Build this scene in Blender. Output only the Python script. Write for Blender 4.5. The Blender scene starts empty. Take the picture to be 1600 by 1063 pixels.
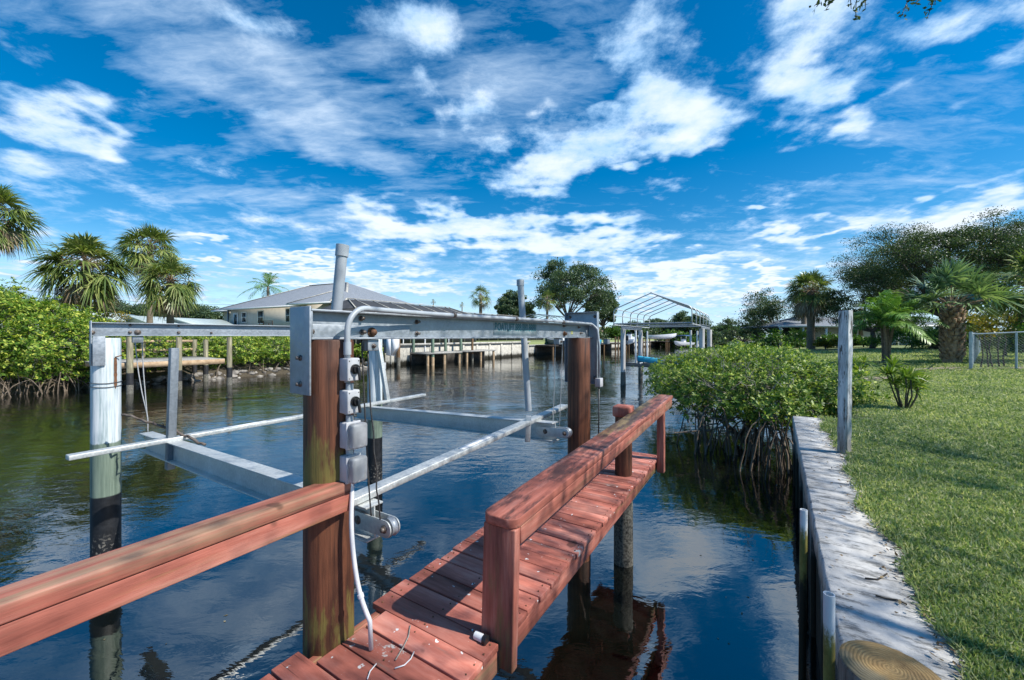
import bpy, math, random
import numpy as np
from mathutils import Vector, Matrix

# ------------------------------------------------------------------ camera, sky, sun, exposure
scene = bpy.context.scene
COL = scene.collection
EYE = 2.63
FPX = 625.0
cam_d = bpy.data.cameras.new("camera")
cam_d.sensor_width = 36.0
cam_d.lens = 36.0 * FPX / 1600.0
cam_d.shift_y = -0.0034
cam_d.clip_start = 0.05
cam_d.clip_end = 3000
cam = bpy.data.objects.new("camera", cam_d)
cam.location = (0, 0, EYE)
cam.rotation_euler = (math.radians(90), 0, 0)
COL.objects.link(cam)
scene.camera = cam

SUN_EL = math.radians(47)
SUN_AZ = math.atan2(0.93, -0.36)          # clockwise from +Y
sun_d = bpy.data.lights.new("sun", 'SUN')
sun_d.energy = 4.1
sun_d.angle = math.radians(0.5)
sun_d.color = (1.0, 0.955, 0.88)
sun = bpy.data.objects.new("sun", sun_d)
to_sun = Vector((math.sin(SUN_AZ) * math.cos(SUN_EL), math.cos(SUN_AZ) * math.cos(SUN_EL), math.sin(SUN_EL)))
sun.rotation_euler = to_sun.to_track_quat('Z', 'Y').to_euler()
sun.location = (20, -10, 30)
COL.objects.link(sun)

scene.view_settings.view_transform = 'Standard'
scene.view_settings.look = 'None'
scene.view_settings.exposure = 0.7
scene.view_settings.gamma = 1.0
scene.render.engine = 'CYCLES'
scene.cycles.use_denoising = True
scene.cycles.max_bounces = 6
scene.cycles.transparent_max_bounces = 8

world = bpy.data.worlds.new("World")
scene.world = world
world.use_nodes = True
WN, WL = world.node_tree.nodes, world.node_tree.links
WN.clear()


def wn(kind, **kw):
    n = WN.new(kind)
    for k, v in kw.items():
        setattr(n, k, v)
    return n


def wmath(op, a, b=None, c=None):
    n = wn('ShaderNodeMath', operation=op)
    for i, v in enumerate((a, b, c)):
        if v is None:
            continue
        if isinstance(v, (int, float)):
            n.inputs[i].default_value = v
        else:
            WL.new(v, n.inputs[i])
    return n.outputs[0]


def wrange(v, a, b, c, d, kind='SMOOTHSTEP'):
    n = wn('ShaderNodeMapRange', interpolation_type=kind)
    WL.new(v, n.inputs[0])
    for i, x in enumerate((a, b, c, d)):
        n.inputs[i + 1].default_value = x
    return n.outputs[0]


def wnoise(vec, scale, detail, rough, dist=0.0):
    n = wn('ShaderNodeTexNoise', noise_dimensions='2D')
    WL.new(vec, n.inputs['Vector'])
    n.inputs['Scale'].default_value = scale
    n.inputs['Detail'].default_value = detail
    n.inputs['Roughness'].default_value = rough
    n.inputs['Distortion'].default_value = dist
    return n


def wmap(vec, loc=(0, 0, 0), rot=(0, 0, 0), scale=(1, 1, 1), vt='POINT'):
    n = wn('ShaderNodeMapping', vector_type=vt)
    WL.new(vec, n.inputs['Vector'])
    n.inputs['Location'].default_value = loc
    n.inputs['Rotation'].default_value = rot
    n.inputs['Scale'].default_value = scale
    return n.outputs[0]


def build_sky():
    tc = wn('ShaderNodeTexCoord')
    sep = wn('ShaderNodeSeparateXYZ')
    WL.new(tc.outputs['Generated'], sep.inputs[0])
    x, y, z = sep.outputs
    az = wmath('MULTIPLY', wmath('ARCTAN2', x, y), 57.29578)
    el = wmath('MULTIPLY', wmath('ARCSINE', z), 57.29578)
    ae = wn('ShaderNodeCombineXYZ')
    WL.new(az, ae.inputs[0])
    WL.new(el, ae.inputs[1])
    den = wmath('ADD', wmath('MAXIMUM', z, 0.0), 0.13)
    pl = wn('ShaderNodeCombineXYZ')
    WL.new(wmath('DIVIDE', x, den), pl.inputs[0])
    WL.new(wmath('DIVIDE', y, den), pl.inputs[1])
    P = pl.outputs[0]
    # ragged cloud outlines
    wv = wnoise(P, 2.6, 3, 0.6)
    sub = wn('ShaderNodeVectorMath', operation='SUBTRACT')
    WL.new(wv.outputs['Color'], sub.inputs[0])
    sub.inputs[1].default_value = (0.5, 0.5, 0.5)
    mul = wn('ShaderNodeVectorMath', operation='MULTIPLY')
    WL.new(sub.outputs[0], mul.inputs[0])
    mul.inputs[1].default_value = (16, 11, 0)
    add = wn('ShaderNodeVectorMath', operation='ADD')
    WL.new(ae.outputs[0], add.inputs[0])
    WL.new(mul.outputs[0], add.inputs[1])
    AE = add.outputs[0]

    def azel(px, py):
        a, b = (px - 800) / FPX, (526 - py) / FPX
        return math.degrees(math.atan(a)), math.degrees(math.atan(b / math.sqrt(1 + a * a)))

    def ellipses(rows):
        tot = None
        for (px, py, rx, ry, ang, s) in rows:
            t = math.radians(ang)
            c0 = azel(px, py)
            ea = azel(px + rx * math.cos(t), py - rx * math.sin(t))
            eb = azel(px + ry * math.sin(t), py + ry * math.cos(t))
            la = math.hypot(ea[0] - c0[0], ea[1] - c0[1])
            lb = math.hypot(eb[0] - c0[0], eb[1] - c0[1])
            th = math.atan2(ea[1] - c0[1], ea[0] - c0[0])
            m = wmap(AE, (c0[0], c0[1], 0), (0, 0, th), (la, lb, 1), 'TEXTURE')
            ln = wn('ShaderNodeVectorMath', operation='LENGTH')
            WL.new(m, ln.inputs[0])
            v = wrange(ln.outputs['Value'], 1.35, 0.25, 0.0, s)
            tot = v if tot is None else wmath('ADD', tot, v)
        return tot

    cumulus = ellipses([
        (90, 205, 130, 48, -18, .75), (30, 250, 90, 60, 0, .35), (190, 235, 60, 22, -15, .35),
        (680, 55, 85, 62, 10, .55), (690, 160, 70, 30, 0, .5), (390, 30, 85, 38, 0, .35), (800, 45, 45, 22, 0, .35),
        (1000, 70, 120, 75, -25, .62), (1060, 180, 125, 48, -15, .75), (850, 200, 70, 42, 10, .6), (930, 172, 38, 20, 5, .5),
        (960, 225, 135, 45, 18, .65), (840, 275, 80, 34, 8, .65), (985, 260, 36, 13, 15, .6), (1080, 232, 60, 18, 10, .4),
        (1265, 75, 95, 90, -35, .62), (1320, 125, 70, 40, 20, .45), (1470, 50, 150, 45, 30, .5), (1565, 70, 90, 60, 20, .6),
        (1345, 195, 115, 20, 24, .5), (1175, 322, 26, 10, 5, .6), (1250, 318, 50, 12, -15, .3),
        (690, 355, 165, 32, 3, 1.00), (890, 372, 105, 27, 6, 1.00), (970, 395, 60, 16, 10, 0.70), (1045, 420, 95, 18, 3, 0.95),
        (1205, 424, 50, 13, 0, 0.95), (1290, 352, 180, 13, 12, 0.55), (1480, 345, 190, 34, 10, 1.00), (480, 394, 48, 10, 0, 0.90),
        (330, 386, 40, 9, 0, 0.90), (470, 422, 95, 14, -3, 0.80), (620, 448, 110, 14, 0, 0.75), (980, 445, 170, 12, 0, 0.70),
        (1110, 455, 100, 12, 0, 0.70), (1020, 470, 120, 9, 0, 0.70), (1180, 475, 90, 8, 0, 0.70), (560, 425, 80, 9, 0, 0.70), (250, 455, 120, 9, 0, 0.60), (60, 420, 90, 16, 0, 0.50), (1040, 300, 60, 14, 12, 0.55)])
    cirrus = ellipses([
        (330, 90, 330, 95, -30, .9), (480, 190, 260, 55, -27, .75), (700, 120, 230, 120, 0, .7), (860, 110, 130, 140, 0, .4),
        (420, 310, 260, 40, -4, .55), (560, 350, 260, 35, -4, .5), (120, 250, 130, 70, -10, .5), (230, 215, 120, 14, -8, .4),
        (1340, 205, 150, 32, 24, .5), (1380, 300, 260, 40, 12, .6), (1500, 190, 170, 60, 25, .45), (1200, 370, 220, 26, 8, .5),
        (700, 425, 420, 40, 0, .6), (1150, 430, 300, 40, 0, .6), (250, 430, 330, 40, 0, .5), (1500, 90, 150, 90, 25, .4)])
    big = wnoise(P, 3.3, 9, 0.66)
    streak_v = wmap(P, rot=(0, 0, math.radians(38)), scale=(1.6, 4.2, 1))
    streak = wnoise(streak_v, 1.3, 6, 0.55, 0.35)
    d1 = wmath('ADD', cumulus, wmath('MULTIPLY', wmath('SUBTRACT', big.outputs['Fac'], 0.5), 2.2))
    low = wmath('MULTIPLY', wrange(z, 0.02, 0.09, 0.0, 0.34), wrange(z, 0.17, 0.32, 1.0, 0.0))
    d1 = wmath('ADD', d1, low)
    m1 = wrange(d1, 0.12, 0.80, 0.0, 0.97)
    d2 = wmath('ADD', cirrus, wmath('MULTIPLY', wmath('SUBTRACT', streak.outputs['Fac'], 0.5), 3.0))
    fine = wnoise(streak_v, 5.0, 5, 0.7, 0.3)
    d2 = wmath('ADD', d2, wmath('MULTIPLY', wmath('SUBTRACT', fine.outputs['Fac'], 0.5), 1.5))
    m2 = wrange(d2, 0.25, 2.6, 0.0, 0.95, 'LINEAR')
    inv = wmath('MULTIPLY', wmath('SUBTRACT', 1.0, m1), wmath('SUBTRACT', 1.0, m2))
    mask = wmath('SUBTRACT', 1.0, inv)
    # no cloud detail below the horizon
    mask = wmath('MULTIPLY', mask, wrange(z, -0.12, -0.02, 0.0, 1.0))

    sky = wn('ShaderNodeTexSky', sky_type='NISHITA')
    sky.sun_disc = False
    sky.sun_elevation = SUN_EL
    sky.sun_rotation = SUN_AZ
    sky.altitude = 0
    sky.air_density = 1.0
    sky.dust_density = 0.25
    sky.ozone_density = 3.0
    hs = wn('ShaderNodeHueSaturation')
    hs.inputs['Hue'].default_value = 0.496
    hs.inputs['Saturation'].default_value = 1.5
    hs.inputs['Value'].default_value = 0.76
    WL.new(sky.outputs[0], hs.inputs['Color'])
    # cloud tone: bright where thick, blue-grey at thin and lower parts
    tone_n = wnoise(wmap(P, loc=(0.06, 0.05, 0.0)), 4.0, 3, 0.6)
    tone = wrange(wmath('ADD', wmath('MULTIPLY', d1, 0.75), wmath('MULTIPLY', tone_n.outputs['Fac'], 0.7)), 0.55, 1.45, 0.0, 1.0)
    tone = wmath('MINIMUM', wmath('ADD', tone, wmath('MULTIPLY', m2, 0.75)), 1.0)
    cc = wn('ShaderNodeMix', data_type='RGBA')
    WL.new(tone, cc.inputs[0])
    cc.inputs[6].default_value = (2.2, 3.8, 5.8, 1)
    cc.inputs[7].default_value = (5.0, 5.5, 6.1, 1)
    mx = wn('ShaderNodeMix', data_type='RGBA')
    WL.new(mask, mx.inputs[0])
    hz = wn('ShaderNodeMix', data_type='RGBA')
    WL.new(wrange(z, -0.02, 0.22, 0.75, 0.0), hz.inputs[0])
    WL.new(hs.outputs[0], hz.inputs[6])
    hz.inputs[7].default_value = (3.3, 5.1, 6.9, 1)
    WL.new(hz.outputs[2], mx.inputs[6])
    WL.new(cc.outputs[2], mx.inputs[7])
    bg = wn('ShaderNodeBackground')
    bg.inputs['Strength'].default_value = 0.118
    WL.new(mx.outputs[2], bg.inputs['Color'])
    out = wn('ShaderNodeOutputWorld')
    WL.new(bg.outputs[0], out.inputs[0])
    world.cycles.sampling_method = 'MANUAL'
    world.cycles.sample_map_resolution = 512


build_sky()

# ------------------------------------------------------------------ mesh helpers
class MB:
    """Collects shapes and links them as ONE mesh object."""

    def __init__(self):
        self.v, self.f, self.n = [], [], 0

    def add(self, verts, faces):
        verts = np.asarray(verts, dtype=np.float64).reshape(-1, 3)
        faces = np.asarray(faces, dtype=np.int64)
        self.v.append(verts)
        self.f.append(faces + self.n)
        self.n += len(verts)

    def box(self, c, s, rz=0.0, R=None):
        x, y, z = (q / 2 for q in s)
        p = np.array([(-x, -y, -z), (x, -y, -z), (x, y, -z), (-x, y, -z), (-x, -y, z), (x, -y, z), (x, y, z), (-x, y, z)])
        if R is None:
            ca, sa = math.cos(rz), math.sin(rz)
            R = np.array([(ca, -sa, 0), (sa, ca, 0), (0, 0, 1)])
        p = p @ np.asarray(R).T + np.asarray(c)
        self.add(p, [(0, 3, 2, 1), (4, 5, 6, 7), (0, 1, 5, 4), (1, 2, 6, 5), (2, 3, 7, 6), (3, 0, 4, 7)])

    def bx(self, x0, x1, y0, y1, z0, z1):
        self.box(((x0 + x1) / 2, (y0 + y1) / 2, (z0 + z1) / 2), (abs(x1 - x0), abs(y1 - y0), abs(z1 - z0)))

    def bar(self, a, b, w, h, up=(0, 0, 1)):
        a, b = np.array(a, float), np.array(b, float)
        d = b - a
        L = np.linalg.norm(d)
        d = d / L
        s = np.cross(d, up)
        s /= max(np.linalg.norm(s), 1e-9)
        u = np.cross(s, d)
        self.box((a + b) / 2, (L, w, h), R=np.array([d, s, u]).T)

    def tube(self, pts, r, n=8, cap=True):
        pts = np.array(pts, float)
        k = len(pts)
        r = np.full(k, r) if np.isscalar(r) else np.array(r, float)
        d = np.gradient(pts, axis=0)
        d /= np.maximum(np.linalg.norm(d, axis=1, keepdims=True), 1e-9)
        ref = np.array([0, 0, 1.0]) if abs(d[0, 2]) < 0.8 else np.array([1.0, 0, 0])
        s = np.zeros_like(d)
        q = np.cross(d[0], ref)
        for t_ in range(k):
            q = q - d[t_] * q.dot(d[t_])
            q = q / max(math.sqrt(q.dot(q)), 1e-9)
            s[t_] = q
        u = np.cross(s, d)
        a = np.linspace(0, 2 * math.pi, n, endpoint=False)
        ring = pts[:, None, :] + r[:, None, None] * (np.cos(a)[None, :, None] * s[:, None, :] + np.sin(a)[None, :, None] * u[:, None, :])
        i = np.arange(k - 1)[:, None] * n
        j = np.arange(n)[None, :]
        j2 = (j + 1) % n
        q = np.stack([i + j, i + j2, i + n + j2, i + n + j], -1).reshape(-1, 4)
        self.add(ring, q)
        if cap:
            base = self.n - k * n
            self.f.append(np.array([[base + (n - 1 - t) for t in range(n)]]))
            self.f.append(np.array([[base + (k - 1) * n + t for t in range(n)]]))

    def cyl(self, c, r, z0, z1, n=20, r1=None):
        self.tube([(c[0], c[1], z0), (c[0], c[1], z1)], [r, r if r1 is None else r1], n)

    def prism(self, prof, x0, x1):
        """closed profile of (y, z) points swept along x"""
        k = len(prof)
        p = [(x0, a, b) for a, b in prof] + [(x1, a, b) for a, b in prof]
        self.add(p, [(i, (i + 1) % k, k + (i + 1) % k, k + i) for i in range(k)])
        base = self.n - 2 * k
        self.f.append(np.array([[base + k - 1 - t for t in range(k)]]))
        self.f.append(np.array([[base + k + t for t in range(k)]]))

    def poly(self, pts):
        self.add(pts, [list(range(len(pts)))])

    def build(self, name, mat=None, parent=None, world=False, bevel=0.0, smooth=False, auto=None):
        V = np.concatenate(self.v) if self.v else np.zeros((0, 3))
        if world and parent is not None:
            V = V - np.array(parent.location)
        me = bpy.data.meshes.new(name)
        loops = np.concatenate([f.ravel() for f in self.f]) if self.f else np.zeros(0, int)
        tot = np.concatenate([np.full(len(f), f.shape[1]) for f in self.f]) if self.f else np.zeros(0, int)
        start = np.concatenate([[0], np.cumsum(tot)[:-1]]) if len(tot) else tot
        me.vertices.add(len(V))
        me.vertices.foreach_set('co', V.astype(np.float32).ravel())
        me.loops.add(len(loops))
        me.loops.foreach_set('vertex_index', loops.astype(np.int32))
        me.polygons.add(len(tot))
        me.polygons.foreach_set('loop_start', start.astype(np.int32))
        me.polygons.foreach_set('loop_total', tot.astype(np.int32))
        if smooth:
            me.polygons.foreach_set('use_smooth', np.ones(len(tot), bool))
        me.update(calc_edges=True)
        me.validate()
        if auto is not None:
            me.polygons.foreach_set('use_smooth', np.ones(len(me.polygons), bool))
            me.set_sharp_from_angle(angle=math.radians(auto))
        o = bpy.data.objects.new(name, me)
        COL.objects.link(o)
        if mat is not None:
            me.materials.append(mat)
        if parent is not None:
            o.parent = parent
        if bevel > 0:
            b = o.modifiers.new('bevel', 'BEVEL')
            b.width = bevel
            b.segments = 2
            b.limit_method = 'ANGLE'
            b.angle_limit = math.radians(40)
        return o


def tag(o, label=None, cat=None, group=None, kind=None):
    for k, v in (('label', label), ('category', cat), ('group', group), ('kind', kind)):
        if v:
            o[k] = v
    return o


def thing(name, loc, label, cat, rz=0.0, group=None):
    o = bpy.data.objects.new(name, None)
    o.empty_display_size = 0.2
    o.location = loc
    o.rotation_euler = (0, 0, rz)
    COL.objects.link(o)
    return tag(o, label, cat, group)


def copy_tree(o, parent=None):
    c = o.copy()
    COL.objects.link(c)
    if parent is not None:
        c.parent = parent
    for ch in list(o.children):
        copy_tree(ch, c)
    return c


def at(px, py, Y):
    return np.array(((px - 800) / FPX * Y, Y, EYE - (py - 526) / FPX * Y))


def unit(v):
    v = np.asarray(v, float)
    return v / np.linalg.norm(v)


# ------------------------------------------------------------------ materials
class NT:
    def __init__(self, name):
        self.m = bpy.data.materials.new(name)
        self.m.use_nodes = True
        self.N, self.L = self.m.node_tree.nodes, self.m.node_tree.links
        self.b = self.N['Principled BSDF']
        self.tc = self.N.new('ShaderNodeTexCoord')
        self.geo = self.N.new('ShaderNodeNewGeometry')

    def set(self, sock, v):
        if isinstance(v, (int, float)):
            sock.default_value = v
        elif isinstance(v, tuple):
            sock.default_value = (*v, 1) if len(v) == 3 and sock.type == 'RGBA' else v
        else:
            self.L.new(v, sock)

    def math(self, op, a, b=0.5):
        n = self.N.new('ShaderNodeMath')
        n.operation = op
        self.set(n.inputs[0], a)
        self.set(n.inputs[1], b)
        return n.outputs[0]

    def rng(self, v, a, b, c=0.0, d=1.0, smooth=True):
        n = self.N.new('ShaderNodeMapRange')
        n.interpolation_type = 'SMOOTHSTEP' if smooth else 'LINEAR'
        self.set(n.inputs[0], v)
        for i, q in enumerate((a, b, c, d)):
            n.inputs[i + 1].default_value = q
        return n.outputs[0]

    def noise(self, scale=5, stretch=(1, 1, 1), detail=4, rough=0.6, dist=0.0, world=False, off=(0, 0, 0)):
        mp = self.N.new('ShaderNodeMapping')
        mp.inputs['Scale'].default_value = stretch
        mp.inputs['Location'].default_value = off
        self.L.new(self.geo.outputs['Position'] if world else self.tc.outputs['Object'], mp.inputs[0])
        n = self.N.new('ShaderNodeTexNoise')
        n.inputs['Scale'].default_value = scale
        n.inputs['Detail'].default_value = detail
        n.inputs['Roughness'].default_value = rough
        n.inputs['Distortion'].default_value = dist
        self.L.new(mp.outputs[0], n.inputs['Vector'])
        return n.outputs['Fac']

    def xyz(self, world=True):
        s = self.N.new('ShaderNodeSeparateXYZ')
        self.L.new(self.geo.outputs['Position'] if world else self.tc.outputs['Object'], s.inputs[0])
        return s.outputs

    def nz(self):
        s = self.N.new('ShaderNodeSeparateXYZ')
        self.L.new(self.geo.outputs['Normal'], s.inputs[0])
        return s.outputs[2]

    def island(self):
        return self.geo.outputs['Random Per Island']

    def mix(self, f, a, b, mode='MIX'):
        n = self.N.new('ShaderNodeMix')
        n.data_type = 'RGBA'
        n.blend_type = mode
        self.set(n.inputs[0], f)
        self.set(n.inputs[6], a)
        self.set(n.inputs[7], b)
        return n.outputs[2]

    def ramp(self, f, *stops):
        n = self.N.new('ShaderNodeValToRGB')
        e = n.color_ramp.elements
        while len(e) < len(stops):
            e.new(0.5)
        for i, (p, c) in enumerate(stops):
            e[i].position = p
            e[i].color = (*c, 1)
        self.set(n.inputs[0], f)
        return n.outputs[0]

    def bump(self, h, strength=0.3, dist=0.01):
        n = self.N.new('ShaderNodeBump')
        n.inputs['Strength'].default_value = strength
        n.inputs['Distance'].default_value = dist
        self.set(n.inputs['Height'], h)
        self.L.new(n.outputs[0], self.b.inputs['Normal'])
        return n

    def done(self, col, rough=0.6, metal=0.0, spec=0.5):
        self.set(self.b.inputs['Base Color'], col)
        self.set(self.b.inputs['Roughness'], rough)
        self.set(self.b.inputs['Metallic'], metal)
        self.set(self.b.inputs['Specular IOR Level'], spec)
        return self.m


def plain(name, c1, c2, scale=4, stretch=(1, 1, 1), rough=0.6, bump=0.2, bdist=0.004, bscale=None, metal=0.0, world=False, isl=0.0, lo=0.35, hi=0.65, spec=0.5):
    t = NT(name)
    n = t.noise(scale, stretch, 5, world=world)
    col = t.ramp(n, (lo, c1), (hi, c2))
    if isl:
        col = t.mix(1.0, col, t.ramp(t.island(), (0, (1 - isl,) * 3), (1, (1 + isl,) * 3)), 'MULTIPLY')
    if bump:
        t.bump(t.noise(bscale or scale * 4, stretch, 4, world=world), bump, bdist)
    return t.done(col, rough, metal, spec)


def leaf(name, c1, c2, c3, trans=0.35, rough=0.45, nscale=1.2, spec=0.35):
    t = NT(name)
    col = t.ramp(t.island(), (0.0, c1), (0.55, c2), (1.0, c3))
    n = t.noise(nscale, (1, 1, 1), 3, world=True)
    col = t.mix(1.0, col, t.ramp(n, (0.3, (0.7, 0.75, 0.75)), (0.7, (1.25, 1.2, 1.05))), 'MULTIPLY')
    t.done(col, rough, 0.0, spec)
    tr = t.N.new('ShaderNodeBsdfTranslucent')
    t.L.new(t.mix(1.0, col, (1.3, 1.4, 0.6), 'MULTIPLY'), tr.inputs[0])
    mx = t.N.new('ShaderNodeMixShader')
    mx.inputs[0].default_value = trans
    t.L.new(t.b.outputs[0], mx.inputs[1])
    t.L.new(tr.outputs[0], mx.inputs[2])
    t.L.new(mx.outputs[0], t.N['Material Output'].inputs[0])
    return t.m


def red_wood(name, stretch, cap=False, boards=False, tan=0.7):
    """old red-stained timber: faded pink, dark mould and green mildew"""
    t = NT(name)
    g = t.noise(9, stretch, 6, 0.65)
    col = t.ramp(g, (0.30, (0.165, 0.05, 0.035)), (0.5, (0.375, 0.122, 0.086)), (0.70, (0.54, 0.25, 0.19)))
    tn = t.noise(2.8, tuple(q * 0.5 for q in stretch), 7, 0.75, off=(2, 8, 5))
    if not boards:
        col = t.mix(t.rng(tn, 0.55, 0.65, 0, tan), col, t.ramp(g, (0.3, (0.17, 0.105, 0.06)), (0.7, (0.36, 0.26, 0.17))))
    if boards:
        tw = t.noise(4.5, (2.2, 0.35, 1), 6, 0.75, off=(6, 6, 2))
        col = t.mix(t.rng(tw, 0.55, 0.68, 0, 0.6), col, (0.20, 0.145, 0.12))
        bd = t.noise(21, (1, 1, 1), 2, 0.5, off=(1, 5, 2))
        col = t.mix(t.rng(bd, 0.71, 0.73), col, (0.62, 0.61, 0.58))
        col = t.mix(1.0, col, t.ramp(t.island(), (0, (0.85, 0.83, 0.83)), (0.5, (1.15, 1.13, 1.15)), (1, (1.45, 1.45, 1.45))), 'MULTIPLY')
        w = t.noise(2.3, (1.6, 1, 1), 6, 0.72, off=(3, 1, 0))
        col = t.mix(t.rng(w, 0.665, 0.70), col, (0.50, 0.49, 0.46))
        d = t.noise(60, (1, 1, 1), 3)
        col = t.mix(t.rng(d, 0.68, 0.75, 0, 0.8), col, (0.10, 0.05, 0.04))
    else:
        w = t.noise(2.2, tuple(q * 0.6 for q in stretch), 6, 0.7, off=(5, 2, 1))
        col = t.mix(t.rng(w, 0.54, 0.62, 0, 0.8), col, (0.18, 0.16, 0.06))
    if cap:
        w = t.noise(3.0, (0.55, 2.2, 1), 7, 0.75, off=(1, 7, 2))
        m = t.math('MULTIPLY', t.rng(w, 0.44, 0.58, 0, 0.85), t.rng(t.nz(), 0.6, 0.95))
        col = t.mix(m, col, (0.055, 0.03, 0.028))
    k = t.noise(3.4, (1, 1, 1), 3, 0.5, off=(9, 4, 4))
    col = t.mix(t.rng(k, 0.70, 0.74, 0, 0.7), col, (0.06, 0.03, 0.02))
    cr = t.noise(11, tuple(q * (0.35 if q < 0.5 else 2.6) for q in stretch), 5, 0.6, off=(3, 9, 4))
    col = t.mix(t.rng(cr, 0.64, 0.70, 0, 0.75), col, (0.045, 0.024, 0.018))
    t.bump(t.math('ADD', t.noise(26, stretch, 6, 0.7), t.rng(cr, 0.62, 0.70, 0.6, 0.0)), 0.5, 0.006)
    return t.done(col, t.rng(g, 0.3, 0.7, 0.75, 0.5), 0, 0.3)


def pile_wood(name, algae=True, top=(0.145, 0.055, 0.028), dark=(0.045, 0.019, 0.012)):
    t = NT(name)
    g = t.noise(7, (3.5, 3.5, 0.16), 6, 0.65)
    col = t.ramp(g, (0.34, dark), (0.54, top), (0.72, tuple(q * 1.6 for q in top)))
    mo = t.noise(3.2, (1.6, 1.6, 0.6), 5, 0.7, off=(8, 2, 6))
    col = t.mix(t.rng(mo, 0.45, 0.65, 0, 0.65), col, dark)
    if algae:
        z = t.xyz()[2]
        a = t.noise(5, (2.5, 2.5, 0.5), 5, 0.7, off=(3, 3, 3))
        band = t.math('MAXIMUM', t.rng(z, 1.6, 1.06), t.math('MULTIPLY', t.rng(z, 2.38, 1.9), t.rng(z, 1.80, 1.86)))
        m = t.math('ADD', a, t.math('MULTIPLY', band, 0.31))
        col = t.mix(t.rng(m, 0.70, 0.86, 0, 0.75), col, (0.17, 0.155, 0.04))
        wet = t.rng(z, 0.75, 0.45)
        col = t.mix(wet, col, (0.012, 0.011, 0.009))
    t.bump(t.noise(10, (4, 4, 0.12), 7, 0.72), 0.55, 0.012)
    return t.done(col, 0.55, 0, 0.4)


def white_pile(name):
    t = NT(name)
    z = t.xyz()[2]
    g = t.noise(5, (5, 5, 0.22), 6, 0.65)
    col = t.ramp(g, (0.34, (0.16, 0.24, 0.25)), (0.45, (0.46, 0.53, 0.55)), (0.60, (0.68, 0.71, 0.72)))
    s = t.noise(9, (2.4, 2.4, 0.5), 4, 0.6, off=(2, 5, 1))
    col = t.mix(t.rng(s, 0.66, 0.72, 0, 0.7), col, (0.20, 0.14, 0.09))
    lower = t.ramp(t.noise(6, (5, 5, 0.2), 5, 0.65), (0.3, (0.09, 0.13, 0.10)), (0.6, (0.20, 0.255, 0.20)))
    zj = t.math('ADD', z, t.math('MULTIPLY', t.noise(14, (1, 1, 0.3), 4), 0.05))
    col = t.mix(t.rng(zj, 1.445, 1.425), col, lower)
    col = t.mix(t.rng(z, 0.81, 0.79), col, t.ramp(t.noise(12), (0.35, (0.006, 0.007, 0.009)), (0.75, (0.02, 0.022, 0.026))))
    b = t.noise(35, (1, 1, 1), 3)
    col = t.mix(t.math('MULTIPLY', t.rng(b, 0.55, 0.6), t.rng(z, 0.42, 0.2)), col, (0.16, 0.15, 0.13))
    t.bump(t.noise(9, (5, 5, 0.15), 6, 0.7), 0.3, 0.006)
    return t.done(col, 0.5, 0, 0.4)


def galvanised(name, base=(0.36, 0.40, 0.44), dark=(0.18, 0.21, 0.24)):
    t = NT(name)
    n = t.noise(3.5, (1, 1, 1), 6, 0.7)
    v = t.noise(45, (1, 1, 1), 2, 0.5)
    col = t.ramp(n, (0.3, dark), (0.6, base), (0.8, tuple(min(1, q * 1.35) for q in base)))
    col = t.mix(0.4, col, t.ramp(v, (0.35, tuple(q * 0.75 for q in base)), (0.65, tuple(q * 1.2 for q in base))))
    r = t.noise(14, (1, 1, 1), 5, 0.7, off=(4, 4, 8))
    col = t.mix(t.rng(r, 0.69, 0.76, 0, 0.7), col, (0.09, 0.075, 0.06))
    t.bump(t.noise(30), 0.12, 0.003)
    return t.done(col, t.rng(v, 0.3, 0.7, 0.42, 0.62), 0.45, 0.5)


def concrete(name, c=(0.54, 0.53, 0.505), stain=0.75, wet=None):
    t = NT(name)
    n = t.noise(2.2, (1, 1, 1), 7, 0.72)
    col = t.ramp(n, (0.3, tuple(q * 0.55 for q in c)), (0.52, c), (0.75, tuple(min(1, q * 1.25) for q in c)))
    s = t.noise(5.5, (2.6, 0.7, 1), 8, 0.80, off=(7, 3, 1))
    col = t.mix(t.rng(s, 0.49, 0.60, 0, stain), col, (0.085, 0.085, 0.08))
    sp = t.noise(70, (1, 1, 1), 3)
    col = t.mix(t.rng(sp, 0.66, 0.74, 0, 0.7), col, (0.05, 0.05, 0.045))
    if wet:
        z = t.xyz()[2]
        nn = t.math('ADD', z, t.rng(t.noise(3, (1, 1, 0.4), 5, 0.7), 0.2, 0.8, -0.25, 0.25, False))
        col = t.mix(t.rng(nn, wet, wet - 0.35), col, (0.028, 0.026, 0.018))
    t.bump(t.noise(30, (1, 1, 1), 7, 0.75), 0.5, 0.008)
    return t.done(col, 0.85, 0, 0.25)


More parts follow.
